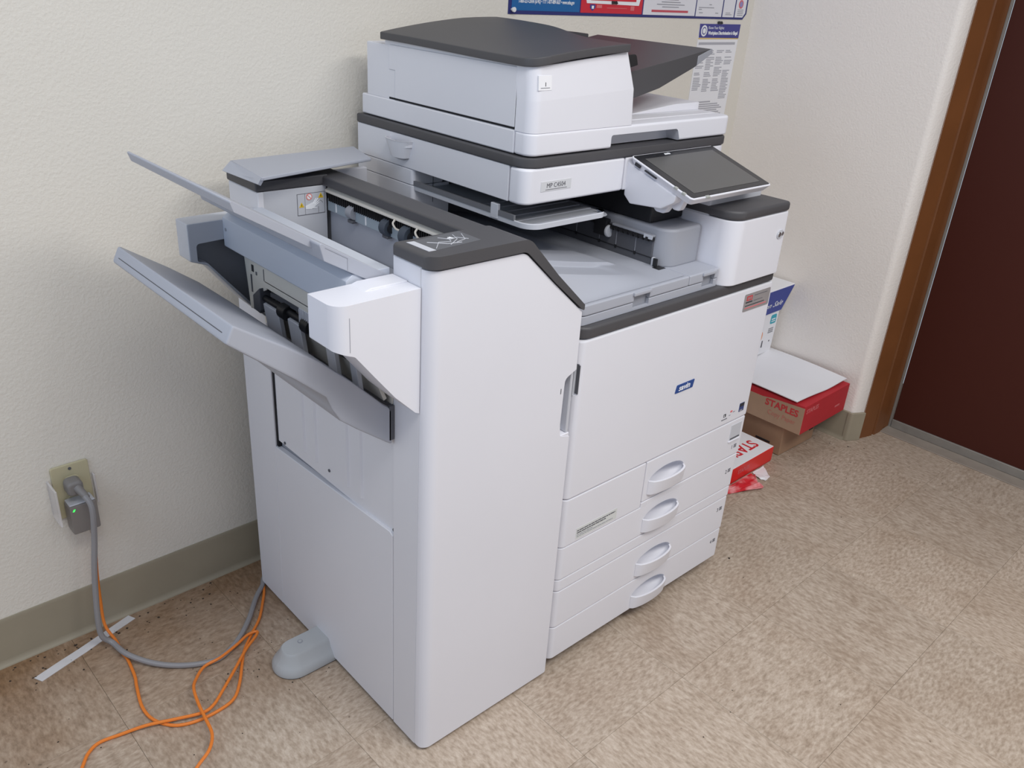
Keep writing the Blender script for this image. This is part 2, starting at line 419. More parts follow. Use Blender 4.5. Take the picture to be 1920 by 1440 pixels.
# lower cabinet
b = MB(); b.box(0.004, W-0.006, 0.028, 0.66, 0.032, 0.745, GREYM, 0.003); cab = b.build('cabinet_body', COP)
for x in (0.09, 0.47):
    for y in (0.07, 0.58):
        b = MB(); b.cyl((x-0.012, y, 0.019), (x+0.012, y, 0.019), 0.019, RUBBER, n=20, bv=0.003); b.box(x-0.016, x+0.016, y-0.012, y+0.012, 0.022, 0.034, GREYD, 0.002)
        b.build('caster', COP)

def panel(z0, z1, x1, r=0.02, m=WHITE, x0=0.0, y1=0.03, bv=0.0025):
    return bm_prism(rp([(x0, y1), (x0, 0.0, r), (x1, 0.0, 0.004), (x1, y1)], 6), 'z', z0, z1, bv, 2)
b = MB(); b.add(panel(0.4255, 0.7475, 0.594, bv=0.004), WHITE); fd = b.build('front_door', COP)
boolean(fd, bm_box(-0.02, 0.0062, -0.01, 0.022, 0.6446, 0.7056, 0.002))
b = MB(); b.box(-0.001, 0.0085, 0.008, 0.02, 0.6446, 0.7056, GREYP); b.box(0.0046, 0.0062, 0.001, 0.01, 0.648, 0.703, GREYD); b.build('door_pull', fd, label='grey finger recess on the left edge of the door')
# brand badge
b = MB(); bl = [(0.2968, 0.5645), (0.3545, 0.5645), (0.3585, 0.5822), (0.3008, 0.5822)]
b.prism(rp([(p[0], p[1], 0.0015) for p in bl], 3), 'y', -0.0012, 0.001, BLUE)
b.text('savin', 0.0175, (0.3075, -0.0013, 0.5685), (1, 0, 0), (0.0, 0, 1), bold=0.00035, shear=0.22, width=0.037, m=WINK)
b.build('brand_badge', fd, label='blue slanted badge with white lettering')
# dealer sticker
b = MB(); b.prism(rp([(0.4918, 0.698, 0.003), (0.587, 0.698, 0.003), (0.587, 0.7365, 0.003), (0.4918, 0.7365, 0.003)]), 'y', -0.0008, 0.001, SILV)
b.box(0.500, 0.520, -0.0012, 0, 0.7215, 0.7315, REDI)
for k in range(3): b.box(0.5025+0.0055*k, 0.506+0.0055*k, -0.0014, 0, 0.7235, 0.7295, SILV)
b.box(0.498, 0.522, -0.0012, 0, 0.7165, 0.7190, INKD)
b.box(0.527, 0.575, -0.0012, 0, 0.7290, 0.7303, INK); b.box(0.527, 0.560, -0.0012, 0, 0.7175, 0.7185, INK)
b.box(0.4975, 0.568, -0.0012, 0, 0.7095, 0.7110, INKD); b.box(0.4975, 0.577, -0.0012, 0, 0.7040, 0.7060, PINKR)
b.build('dealer_sticker', fd, label='silver dealer sticker with red logo and fine print')
b = MB(); b.box(0.557, 0.5755, -0.0008, 0.0005, 0.4435, 0.4645, mat('energy_blue', (52, 66, 120), 0.5)); b.box(0.558, 0.5745, -0.0012, 0, 0.456, 0.464, INKD); b.box(0.559, 0.570, -0.0012, 0, 0.4445, 0.4480, INKL)
b.build('efficiency_sticker', fd)
b = MB(); b.box(0.498, 0.506, -0.0008, 0.0005, 0.4475, 0.4545, INKD); b.box(0.499, 0.501, -0.0012, 0, 0.449, 0.453, WINK); b.box(0.492, 0.513, -0.0008, 0.0005, 0.4405, 0.4420, INK)
b.box(0.523, 0.530, -0.0008, 0.0005, 0.4525, 0.4565, PINKR); b.box(0.519, 0.525, -0.0008, 0.0005, 0.4455, 0.4468, INKL); b.box(0.534, 0.541, -0.0008, 0.0005, 0.4500, 0.4518, INKL)
b.build('small_printed_marks', fd)

# drawers
def drawer(z0, z1, x1, num, hz, split=False):
    b = MB()
    b.add(panel(z0, z1, x1), WHITE) if not split else (b.add(panel(0.3150, z1, 0.2400), WHITE), b.add(bm_prism([(0.2408, 0.03), (0.2408, 0), (x1, 0), (x1, 0.03)], 'z', z0, z1, 0.0025, 2), WHITE))
    d = b.build('paper_drawer', COP)
    hx0, hx1 = 0.2535, 0.3745; hc = (hx0+hx1)/2
    boolean(d, bm_ellipsoid((hc, 0.000, hz-0.004), (0.0600, 0.029, 0.0245)))
    # bowed lip: outer arc in plan, hollow behind
    n = 18; o_, i_ = [], []
    for k in range(n+1):
        t = -1+2*k/n
        o_.append((hc+t*0.0605, -0.0215*math.sqrt(max(0, 1-t*t))*0.92-0.0005))
        i_.append((hc+t*0.0568, -0.0185*math.sqrt(max(0, 1-t*t))*0.92+0.0020))
    bm = bm_prism(o_+list(reversed(i_)), 'z', hz-0.033, hz+0.0005, 0.0012, 2)
    zc = hz-0.016
    for v in bm.verts:                         # the lip leans back towards its foot
        f = max(0, min(1, (hz-v.co.z)/0.033)); v.co.y *= (1-0.32*f*f)
    b = MB(); b.add(bm, WHITE)
    bm = bm_prism(o_, 'z', hz-0.0325, hz-0.029, 0.0)
    for v in bm.verts: v.co.y *= 0.68
    b.add(bm, WHITE)
    b.build('handle', d, label='bowed white pull lip')
    b = MB()
    nx = x1-0.036
    b.text(str(num), 0.0145, (nx, -0.0002, z1-0.0335 if num > 1 else 0.3460), (1, 0, 0), (0, 0, 1), m=INK)
    zt = z1-0.0335 if num > 1 else 0.3460
    for k in range(3): b.box(nx+0.0105, nx+0.0205, -0.0006, 0.0003, zt+0.0012+0.0034*k, zt+0.0030+0.0034*k, INK)
    b.build('number_mark', d, label='printed tray number %d with paper level symbol' % num)
    return d
d1 = drawer(0.3265, 0.4240, 0.592, 1, 0.3745, split=True)
d2 = drawer(0.2375, 0.3138, 0.588, 2, 0.2782)
b = MB(); b.add(bm_prism([(0.2408, 0.03), (0.2408, 0), (0.589, 0), (0.589, 0.03)], 'z', 0.3120, 0.3252, 0.0012, 1), WHITE); b.build('drawer_lip', d2)
b = MB(); b.add(panel(0.2095, 0.2362, 0.586), WHITE); b.build('trim_band', COP)
d3 = drawer(0.1170, 0.2080, 0.584, 3, 0.1608)
d4 = drawer(0.0335, 0.1155, 0.582, 4, 0.0712)
b = MB(); b.box(0.540, 0.581, -0.0010, 0.001, 0.3720, 0.4140, GREYP, 0.0008, 1); b.box(0.5425, 0.578, -0.0016, 0.001, 0.3755, 0.3790, GREYD)
b.box(0.538, 0.581, -0.0030, 0.001, 0.3685, 0.3735, WHITE, 0.0012, 1); b.build('paper_gauge', d1, label='small grey paper gauge window')
b = MB(); b.box(0.0425, 0.1615, -0.0004, 0.001, 0.3215, 0.3470, LABEL)
def print_line(b, x0, x1, z, h, m, seed):
    r = random.Random(seed); x = x0
    while x < x1:
        l = min(r.uniform(0.004, 0.013), x1-x); b.box(x, x+l, -0.0009, 0.0002, z, z+h, m); x += l+0.0016
print_line(b, 0.045, 0.156, 0.3395, 0.0022, INK, 1); print_line(b, 0.045, 0.128, 0.3345, 0.0022, INK, 2)
print_line(b, 0.045, 0.090, 0.3302, 0.0013, INKL, 3); print_line(b, 0.045, 0.150, 0.3262, 0.0013, INKL, 4)
b.build('caution_label', d1, label='clear label with lines of grey print')

# charcoal cover over the cabinet
b = MB(); b.add(bm_prism(rp([(0.0, 0.5), (0.0, 0.0, 0.025), (0.592, 0.0, 0.006), (0.592, 0.5)], 6), 'z', 0.7490, 0.7715, 0.008, 4), DARK); b.build('cabinet_cover', COP, label='charcoal cover strip above the front door')

# ---- inner output bay
b = MB()
b.add(bm_prism(rp([(-0.002, 0.56), (-0.002, 0.0115, 0.02), (0.396, 0.0115, 0.003), (0.396, 0.56)], 6), 'z', 0.771, 0.7875, 0.0012, 1), TRAYG)
bm = bm_prism(rp([(-0.002, 0.1), (-0.002, 0.0105, 0.022), (0.3015, 0.0105, 0.003), (0.3015, 0.1)], 6), 'z', 0.7885, 0.8085, 0.0045, 3); b.add(bm, TRAYG)
bm = bm_prism(rp([(0.3025, 0.1), (0.3025, 0.0105, 0.003), (0.396, 0.0105, 0.003), (0.396, 0.1)], 6), 'z', 0.7885, 0.8085, 0.0045, 3); b.add(bm, TRAYG)
# sloping receiving surface with its pads (a height field)
def smst(a, c, x): t = max(0, min(1, (x-a)/(c-a))); return t*t*(3-2*t)
def hz(x, y):
    rise = 0.024*max(0, (0.235-x)/0.14)**1.15
    ed = 1-smst(0.185, 0.225, x)
    z = 0.8092 + rise*smst(0.02, 0.075, y)
    z += 0.0055*(smst(0.130, 0.1335, y)-smst(0.215, 0.235, y))*(1-smst(0.20, 0.232, x+0.25*max(0, y-0.17)))
    z -= 0.0042*(smst(0.068, 0.0715, y)-smst(0.130, 0.1335, y))*(1-smst(0.165, 0.19, x+2.0*abs(y-0.103)**1.5))
    z += 0.004*(smst(0.235, 0.29, y))*ed
    return z
tr = b.build('output_tray', COP, label='pale grey receiving tray inside the copier')
b = MB(); bm = bmesh.new(); NX, NY = 60, 240; g = []
for i in range(NX+1):
    row = []
    for j in range(NY+1):
        x = -0.006+0.30*i/NX; y = 0.018+0.542*j/NY; row.append(bm.verts.new((x, y, hz(x, y))))
    g.append(row)
for i in range(NX):
    for j in range(NY): bm.faces.new((g[i][j], g[i+1][j], g[i+1][j+1], g[i][j+1]))
b.add(bm, TRAYG)
b.build('receiving_surface', tr, label='sloping tray surface with shallow pads', ang=25)
for x0, x1, dz in ((0.140, 0.185, 0), (0.345, 0.383, 0.0)):
    boolean(tr, bm_box(x0, x1, -0.005, 0.022, 0.776, 0.802, 0.002))
    b = MB(); b.box(x0+0.0006, x1-0.0006, 0.019, 0.0225, 0.7765, 0.8015, GREYM); b.box(x0-0.003, x1+0.001, 0.0065, 0.022, 0.8005, 0.8078, TRAYG, 0.002); b.build('latch', tr, label='grey finger latch')
# exit unit (grey block with rollers)
b = MB()
poly = rp([(0.292, 0.56), (0.292, 0.064, 0.032), (0.3975, 0.064, 0.012), (0.3975, 0.56)], 8)
bm = bm_prism(poly, 'z', 0.8060, 0.8830, 0.006, 3); b.add(bm, mat('exit_grey', (158, 160, 168), 0.5))
eu = b.build('exit_unit', COP, label='grey paper exit block inside the bay')
b = MB()
b.box(0.2885, 0.293, 0.098, 0.56, 0.8060, 0.866, GREYD, 0.001, 1)
b.box(0.2872, 0.290, 0.094, 0.56, 0.8225, 0.8237, BLACK)
for y in (0.14, 0.19, 0.235, 0.3, 0.37): b.box(0.2874, 0.290, y-0.0006, y+0.0006, 0.8235, 0.856, GREYM); b.box(0.2868, 0.290, y-0.0022, y+0.0022, 0.8195, 0.8260, BLACK)
b.build('guide_plate', eu, label='dark grey ribbed guide below the rollers')
b = MB(); b.cyl((0.2860, 0.096, 0.8600), (0.2860, 0.30, 0.8600), 0.0042, BLACK, n=12)
for k in range(8): b.cyl((0.2855, 0.106+0.013*k, 0.8600), (0.2855, 0.112+0.013*k, 0.8600), 0.0058, BLACK, n=12)
b.box(0.2815, 0.292, 0.096, 0.20, 0.8640, 0.8685, GREYM, 0.001, 1); b.box(0.2810, 0.2830, 0.096, 0.117, 0.8600, 0.8680, GREYP)
b.cyl((0.284, 0.204, 0.8500), (0.284, 0.211, 0.8500), 0.0125, GREYP, n=18, bv=0.002); b.box(0.278, 0.292, 0.212, 0.245, 0.838, 0.872, BLACK, 0.002)
b.build('exit_roller', eu)
b = MB(); b.box(0.284, 0.2915, 0.088, 0.0945, 0.8085, 0.826, GREYP, 0.002); b.box(0.2825, 0.286, 0.079, 0.088, 0.8085, 0.826, BLACK); b.box(0.276, 0.296, 0.066, 0.083, 0.8075, 0.8100, BLACK); b.build('stop_lever', eu)
# bay walls
b = MB(); b.box(0.005, 0.42, 0.560, 0.60, 0.772, 0.942, GREYD); b.box(0.30, 0.42, 0.12, 0.58, 0.884, 0.940, BLACK, 0.004); b.build('bay_wall', COP)
b = MB(); b.box(0.3985, 0.575, 0.056, 0.60, 0.772, 0.9425, GREYP, 0.004); b.build('right_column', COP)
# rear left post under the scanner
b = MB()
b.add(bm_prism(rp([(0.0, 0.68), (0.0, 0.4845, 0.008), (0.092, 0.4845), (0.092, 0.68)], 5), 'z', 0.770, 0.9120, 0.0010, 1), WHITE2)
b.add(bm_prism(rp([(0.0, 0.68), (0.0, 0.4845, 0.008), (0.075, 0.4845), (0.075, 0.68)], 5), 'z', 0.9132, 0.9430, 0.0010, 1), WHITE2)
b.box(0.0495, 0.0505, 0.4838, 0.49, 0.875, 0.93, GREYD)
b.build('rear_post', COP)
b = MB(); b.box(0.005, 0.575, 0.601, 0.676, 0.032, 0.942, GREYM, 0.003); b.build('rear_panel', COP)

# toner side block on the right
b = MB()
prof = rp([(0.397, 0.06), (0.397, -0.0085, 0.036), (0.588, -0.0085, 0.008), (0.588, 0.055, 0.04), (0.56, 0.12), (0.397, 0.12)], 8)
b.add(bm_prism(prof, 'z', 0.7705, 0.9020, 0.003, 2), WHITE)
tb = b.build('waste_toner_cover', COP, label='white right hand block with rounded corner and charcoal lid')
b = MB()
prof = rp([(0.3965, 0.06), (0.3965, -0.009, 0.036), (0.5885, -0.009, 0.010), (0.5885, 0.060, 0.045), (0.555, 0.125), (0.3965, 0.125)], 8)
b.add(bm_prism(prof, 'z', 0.9028, 0.9220, 0.006, 3), DARK); b.build('block_lid', tb, label='charcoal lid of the right hand block')
b = MB(); b.add(bm_prism(rp([(0.553, 0.8475, 0.009), (0.576, 0.8475, 0.009), (0.576, 0.8665, 0.009), (0.553, 0.8665, 0.009)], 5), 'y', -0.0105, -0.008, 0.0012, 2), GREYP)
b.cyl((0.560, -0.012, 0.857), (0.560, -0.009, 0.857), 0.0055, CHROME, n=16, bv=0.001); b.cyl((0.5705, -0.012, 0.858), (0.5705, -0.009, 0.858), 0.0045, CHROME, n=16, bv=0.001); b.build('lock_plate', tb, label='small oval plate with two chrome studs')

# ---- one-bin tray under the scanner
b = MB()
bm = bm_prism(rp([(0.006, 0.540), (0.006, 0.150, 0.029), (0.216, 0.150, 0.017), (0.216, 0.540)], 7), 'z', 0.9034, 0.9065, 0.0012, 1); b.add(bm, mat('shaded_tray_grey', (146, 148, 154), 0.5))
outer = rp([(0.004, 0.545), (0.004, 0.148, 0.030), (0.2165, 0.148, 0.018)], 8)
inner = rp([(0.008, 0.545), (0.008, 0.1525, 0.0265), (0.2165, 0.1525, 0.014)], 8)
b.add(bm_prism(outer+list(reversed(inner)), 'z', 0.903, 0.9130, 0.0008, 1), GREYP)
b.box(0.0030, 0.0075, 0.19, 0.546, 0.9125, 0.922, mat('shaded_rim_grey', (112, 113, 118), 0.5))  # tray floor and rim greys darkened to hold the scanner's shadow
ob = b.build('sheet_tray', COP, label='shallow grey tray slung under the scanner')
b = MB()
for k in range(6): b.box(0.02, 0.212, 0.168+0.03*k, 0.1715+0.03*k, 0.9062, 0.9082, GREYM, 0.0006, 1)
b.build('tray_ribs', ob); b = MB(); b.box(0.0020, 0.0085, 0.232, 0.252, 0.9055, 0.9325, GREYP, 0.001, 1); b.build('tray_clip', ob)

# ---- scanner
b = MB()
b.add(bm_prism(rp([(0.0, 0.2050), (0.0, 0.1645, 0.034), (0.2575, 0.1645), (0.2575, 0.2050)], 7), 'z', 0.9432, 1.0055, 0.005, 3), WHITE)
b.add(bm_prism([(0.0, 0.2062), (0.2575, 0.2062), (0.2575, 0.68), (0.0, 0.68)], 'z', 0.9440, 1.0055, 0.0012, 1), WHITE2)
b.add(bm_prism(rp([(0.2587, 0.68), (0.2587, 0.1645), (0.5865, 0.1645, 0.03), (0.5865, 0.68)], 6), 'z', 0.9432, 1.0055, 0.004, 2), WHITE)
b.box(0.01, 0.575, 0.19, 0.67, 0.9425, 0.9445, GREYD)
sc = b.build('scanner_unit', COP, label='white flatbed scanner body')
b = MB(); b.add(bm_prism(rp([(-0.0018, 0.681), (-0.0018, 0.1630, 0.036), (0.5885, 0.1630, 0.03), (0.5885, 0.681)], 7), 'z', 1.0063, 1.0235, 0.003, 2), DARK); b.build('scanner_band', sc, label='charcoal band around the scanner top')
b = MB(); b.box(0.0385, 0.1140, 0.1637, 0.166, 0.9640, 0.9822, mat('name_plate_grey', (208, 209, 213), 0.4), 0.0006, 1)
b.text('MP C4504', 0.0115, (0.0530, 0.1635, 0.9703), (1, 0, 0), (0, 0, 1), width=0.046, m=INK)
b.box(0.050, 0.103, 0.1633, 0.165, 0.9668, 0.9676, INK); b.build('model_plate', sc, label='pale plate with grey model lettering')
# clip pocket on the left side
b = MB()
half = lambda y0, y1, d, n=14: [(-d*math.sin(math.pi*k/n)**0.6, y0+(y1-y0)*(1-math.cos(math.pi*k/n))/2) for k in range(n+1)]
bm = bmesh.new(); L = []
for (y0, y1, d, z) in ((0.512, 0.531, 0.006, 0.9585), (0.497, 0.545, 0.018, 0.9640), (0.486, 0.5605, 0.023, 0.9950), (0.4845, 0.5620, 0.0245, 0.9975), (0.4870, 0.5595, 0.0215, 0.9975), (0.4875, 0.5590, 0.0205, 0.9860)):
    L.append([bm.verts.new((p[0], p[1], z)) for p in half(y0, y1, d)])
for A, B in zip(L, L[1:]):
    for k in range(len(A)-1): bm.faces.new((A[k], A[k+1], B[k+1], B[k]))
bm.faces.new(list(reversed(L[0]))); bm.faces.new(L[-1])
bmesh.ops.recalc_face_normals(bm, faces=bm.faces[:]); b.add(bm, WHITE2)
for k, (x, y, m) in enumerate(((-0.008, 0.50, INKD), (-0.012, 0.515, mat('clip_maroon', (96, 40, 46), 0.5)), (-0.009, 0.53, INKD), (-0.011, 0.545, mat('clip_blue', (50, 60, 120), 0.5)))):
    b.box(x-0.006, x+0.004, y-0.006, y+0.006, 0.9862, 0.9935, m, 0.002, 1)
b.build('clip_pocket', sc, label='small white pocket holding dark clips')

# ---- document feeder
AD = MB()
bm = bm_prism(rp([(0.007, 0.2060), (0.007, 0.1645, 0.034), (0.5855, 0.1645, 0.02), (0.5855, 0.2060)], 7), 'z', 1.0255, 1.0645, 0.005, 3); AD.add(bm, WHITE)
bm = bm_box(0.007, 0.5855, 0.2064, 0.672, 1.0255, 1.0645, 0.002, 1); AD.add(bm, WHITE2)
ad = AD.build('document_feeder', COP, label='white automatic document feeder on top of the scanner')
boolean(ad, bm_prism(rp([(0.2105, 1.020), (0.2105, 1.0492, 0.005), (0.405, 1.0488, 0.010), (0.418, 1.020)], 5), 'y', 0.15, 0.196))
AD = MB()
low = rp([(0.0075, 0.206), (0.0075, 0.1655, 0.032), (0.2655, 0.1655, 0.004), (0.2655, 0.206)], 7)
def feeder_front(z0f, z1f, lean0, lean1, xr0, xr1):
    bm = bmesh.new()
    A = [bm.verts.new((p[0], p[1]+lean0, z0f(p[0]))) for p in low]; B = [bm.verts.new((p[0], p[1]+lean1, z1f(p[0]))) for p in low]
    for v in A:
        if v.co.x > 0.2: v.co.x += xr0
    for v in B:
        if v.co.x > 0.2: v.co.x += xr1
    n = len(low)
    for i in range(n): bm.faces.new((A[i], A[(i+1) % n], B[(i+1) % n], B[i]))
    bm.faces.new(A); bm.faces.new(list(reversed(B)))
    bmesh.ops.recalc_face_normals(bm, faces=bm.faces[:]); return bm
def zc(x, y):
    z = 1.1682+0.152*x-0.235*x*x
    return z + 0.0085*smst(0.18, 0.58, y)*(0.6+1.3*min(x, 0.2)/0.2*0.6) 
crease = lambda x: 1.1146+0.05*x
topz = lambda x: 1.1672+0.13*x-0.16*x*x
AD.add(feeder_front(lambda x: 1.0640, crease, 0, 0, 0.001, -0.005), WHITE)
AD.add(feeder_front(crease, topz, 0, 0.004, -0.005, -0.028), WHITE)
def wedge(x0, x1, y0, y1, m, zt=topz):
    bm = bm_box(x0, x1, y0, y1, 1.06, 1.12)
    for v in bm.verts:
        if v.co.z > 1.1: v.co.z = zt(v.co.x) - (0.0 if v.co.y < 0.56 else 0.004)
    AD.add(bm, m)
bm = bmesh.new(); gg = []
for i in range(9):
    gg.append([])
    for j in range(9):
        x = 0.0095+(0.2365-0.0095)*i/8; y = 0.2045+(0.592-0.2045)*j/8
        gg[-1].append((bm.verts.new((x, y, 1.06)), bm.verts.new((x, y, zc(x, y)+0.001))))
for k in (0, 1):
    for i in range(8):
        for j in range(8): bm.faces.new((gg[i][j][k], gg[i+1][j][k], gg[i+1][j+1][k], gg[i][j+1][k]))
for i in range(8):
    for j in (0, 8):
        bm.faces.new((gg[i][j][0], gg[i+1][j][0], gg[i+1][j][1], gg[i][j][1])); bm.faces.new((gg[j][i][0], gg[j][i+1][0], gg[j][i+1][1], gg[j][i][1]))
bmesh.ops.recalc_face_normals(bm, faces=bm.faces[:]); AD.add(bm, WHITE2); wedge(0.238, 0.262, 0.2045, 0.575, WHITE2, lambda x: 1.125+(0.262-x)*2.5)
AD.box(0.0085, 0.20, 0.5775, 0.655, 1.0640, 1.1650, WHITE2, 0.0025); AD.box(0.0085, 0.03, 0.5582, 0.5790, 1.0640, 1.1205, WHITE2, 0.001, 1)
# raised guide on the receiving side
AD.add(bm_prism([(0.335, 1.0642), (0.500, 1.0790), (0.583, 1.0795), (0.583, 1.0642)], 'y', 0.250, 0.63, 0.002, 2), WHITE)
AD.build('feeder_body', ad)
b = MB()   # side door, proud by a millimetre
b.add(bm_prism([(0.2078, 1.0690), (0.5562, 1.0690), (0.5562, 1.1205), (0.5762, 1.1205), (0.5762, 1.1655), (0.2078, 1.1655)], 'x', 0.0072, 0.0110, 0.0008, 1), WHITE2); b.build('side_door', ad, label='white jam access door on the feeder side')
b = MB(); b.box(0.0082, 0.0096, 0.2055, 0.5765, 1.0655, 1.0692, GAP); b.box(0.0082, 0.0096, 0.2050, 0.2085, 1.0655, 1.1665, GAP); b.build('door_gap', ad)
# arched charcoal cover
b = MB()
bm = bmesh.new(); NXc, NYc = 22, 22
lo = [[None]*(NYc+1) for _ in range(NXc+1)]; hi = [[None]*(NYc+1) for _ in range(NXc+1)]
vv = [0, 0.006, 0.018, 0.035, 0.055, 0.085]+[0.085+(1-0.085)*k/(NYc-5) for k in range(1, NYc-4)]
def cover_xy2(i, j):
    y = 0.1620+(0.5945-0.1620)*vv[j]
    xr = 0.2335+0.062*smst(0.25, 0.45, y); xl = -0.001; r = 0.032
    if y < 0.1620+r:
        d = r-(y-0.1620); xl = xl+r-math.sqrt(max(0, r*r-d*d))
    return xl+(xr-xl)*i/NXc, y
for i in range(NXc+1):
    for j in range(NYc+1):
        x, y = cover_xy2(i, j); z = zc(x, y)
        lo[i][j] = bm.verts.new((x, y, z)); hi[i][j] = bm.verts.new((x, y, z+0.0135))
for i in range(NXc):
    for j in range(NYc):
        bm.faces.new((lo[i][j], lo[i][j+1], lo[i+1][j+1], lo[i+1][j])); bm.faces.new((hi[i][j], hi[i+1][j], hi[i+1][j+1], hi[i][j+1]))
for i in range(NXc):
    bm.faces.new((lo[i][0], lo[i+1][0], hi[i+1][0], hi[i][0])); bm.faces.new((lo[i+1][NYc], lo[i][NYc], hi[i][NYc], hi[i+1][NYc]))
for j in range(NYc):
    bm.faces.new((lo[0][j+1], lo[0][j], hi[0][j], hi[0][j+1])); bm.faces.new((lo[NXc][j], lo[NXc][j+1], hi[NXc][j+1], hi[NXc][j]))
bmesh.ops.recalc_face_normals(bm, faces=bm.faces[:]); bevel_sharp(bm, 0.003, 2, ang=50); b.add(bm, DARK)
fc = b.build('feeder_cover', ad, label='arched charcoal lid of the feeder')
# input tray
b = MB()
IT = [(0.255, 1.1390), (0.335, 1.1515), (0.45, 1.1690), (0.5660, 1.1885, 0.003), (0.5675, 1.1790, 0.003), (0.515, 1.1530), (0.41, 1.1160), (0.34, 1.1010), (0.255, 1.085)]
b.add(bm_prism(rp(IT, 3), 'y', 0.2270, 0.545, 0.002, 2), DARK)
b.box(0.24, 0.30, 0.2270, 0.56, 1.10, 1.150, BLACK, 0.003)
b.add(bm_prism([(0.245, 1.12), (0.245, 1.200), (0.30, 1.2020), (0.40, 1.1985), (0.50, 1.1925), (0.535, 1.1895), (0.535, 1.168), (0.40, 1.14)], 'y', 0.546, 0.562, 0.002, 2), DARK)
it = b.build('input_tray', ad, label='charcoal original tray rising to the right')
b = MB(); b.add(bm_prism(rp([(0.262, 1.150), (0.262, 1.1790, 0.004), (0.314, 1.1820, 0.008), (0.322, 1.1620)], 4), 'y', 0.214, 0.236, 0.002, 2), BLACK); b.build('side_guide', it)
b = MB(); b.add(bm_prism(rp([(0.262, 1.150), (0.262, 1.1790, 0.004), (0.314, 1.1820, 0.008), (0.322, 1.1620)], 4), 'y', 0.520, 0.535, 0.002, 2), BLACK); b.build('side_guide', it)
b = MB(); b.add(bm_prism(rp([(0.522, 1.1745), (0.567, 1.1889, 0.002), (0.5682, 1.1792), (0.522, 1.1566)], 3), 'y', 0.2262, 0.2285, 0.0005, 1), GREYM); b.build('tray_extension', it, label='paler end piece of the original tray')
for y in (0.40, 0.46):
    b = MB(); b.box(0.345, 0.352, y, y+0.012, 1.1535, 1.1560, BLACK, 0.0008, 1); b.build('size_sensor', it)
b = MB(); b.box(0.0185, 0.0485, 0.1646, 0.1668, 1.1330, 1.1560, PAPER)
b.text('1', 0.0085, (0.0345, 0.1644, 1.1395), (1, 0, 0), (0, 0, 1), bold=0.0002, align='CENTER', m=INKD); b.box(0.0235, 0.0445, 0.1642, 0.167, 1.1364, 1.1371, INK)
Mx = Matrix.Translation((0, 0.1655, 1.1146)) @ Matrix.Rotation(-0.075, 4, 'X') @ Matrix.Translation((0, -0.1655, -1.1146)); b.xf(Mx)
b.build('number_sticker', ad, label='small white paper sticker printed 1')

# ---- operation panel
PA = Vector((0.263, 0.158, 1.0095)); PB = Vector((0.263, 0.0045, 0.9605)); PW = 0.256
px = Vector((1, 0, 0)); py = (PA-PB); PD = py.length; py.normalize(); pn = px.cross(py)
MP = Matrix((px, py, pn)).transposed().to_4x4(); MP.translation = PB
b = MB()
bm = bm_prism(rp([(0, 0, 0.008), (PW, 0, 0.006), (PW, PD, 0.006), (0, PD, 0.008)], 5), 'z', -0.016, 0.0, 0.002, 2)
for v in bm.verts:
    if v.co.z < -0.008: v.co.x = PW/2+(v.co.x-PW/2)*0.95; v.co.y = PD/2+(v.co.y-PD/2)*0.93
b.add(bm, WHITE, MP); pan = b.build('control_panel', COP, label='tilting touch panel in a white frame')
b = MB(); b.add(bm_prism(rp([(0.003, 0.003, 0.005), (PW-0.003, 0.003, 0.004), (PW-0.003, PD-0.003, 0.004), (0.003, PD-0.003, 0.005)], 5), 'z', -0.001, 0.0006, 0.0004, 1), BEZEL, MP)
b.add(bm_text('savin', 0.009, (0.088, PD-0.0125, 0.0008), (1, 0, 0), (0, 1, 0), bold=0.0003, shear=0.2), WINK, MP)
b.build('panel_bezel', pan, label='black glossy bezel with tiny white lettering')
b = MB(); b.add(bm_box(0.0225, PW-0.0215, 0.016, PD-0.018, 0.0, 0.0010), SCREEN, MP); b.build('screen', pan, label='dark switched-off touch screen')
b = MB(); b.add(bm_box(-0.0006, 0.002, PD-0.030, PD-0.016, -0.0105, -0.0050), INKD, MP); b.add(bm_box(-0.0006, 0.002, PD-0.072, PD-0.042, -0.0090, -0.0065), INKD, MP); b.build('card_slot', pan, label='dark card and memory slots on the panel edge')
for yy in (0.042, 0.022):
    b = MB(); b.add(bm_box(-0.0022, 0.004, yy-0.004, yy+0.004, -0.0035, 0.0012, 0.0008, 1), mat('translucent_grey', (168, 170, 166), 0.3), MP); b.build('status_lamp', pan)
b = MB()
b.add(bm_box(0.040, 0.051, -0.0022, 0.004, -0.0035, 0.0012, 0.0008, 1), MATS['translucent_grey'], MP); b.build('status_lamp', pan)
b = MB()
b.add(bm_prism(rp([(0.167, 0.998), (0.167, 0.934), (0.150, 0.9200), (0.075, 0.9270, 0.01), (0.045, 0.9450, 0.01), (0.045, 0.9570), (0.150, 0.9910)], 4), 'x', 0.266, 0.470, 0.003, 2), WHITE)
b.add(bm_prism(rp([(0.120, 0.935), (0.098, 0.915, 0.01), (0.078, 0.915, 0.01), (0.060, 0.945)], 5), 'x', 0.282, 0.300, 0.003, 2), WHITE)
b.add(bm_prism(rp([(0.080, 0.945), (0.062, 0.926, 0.008), (0.047, 0.926, 0.008), (0.035, 0.955)], 5), 'x', 0.286, 0.302, 0.003, 2), WHITE)
b.build('panel_arm', COP, label='white bracket carrying the touch panel')
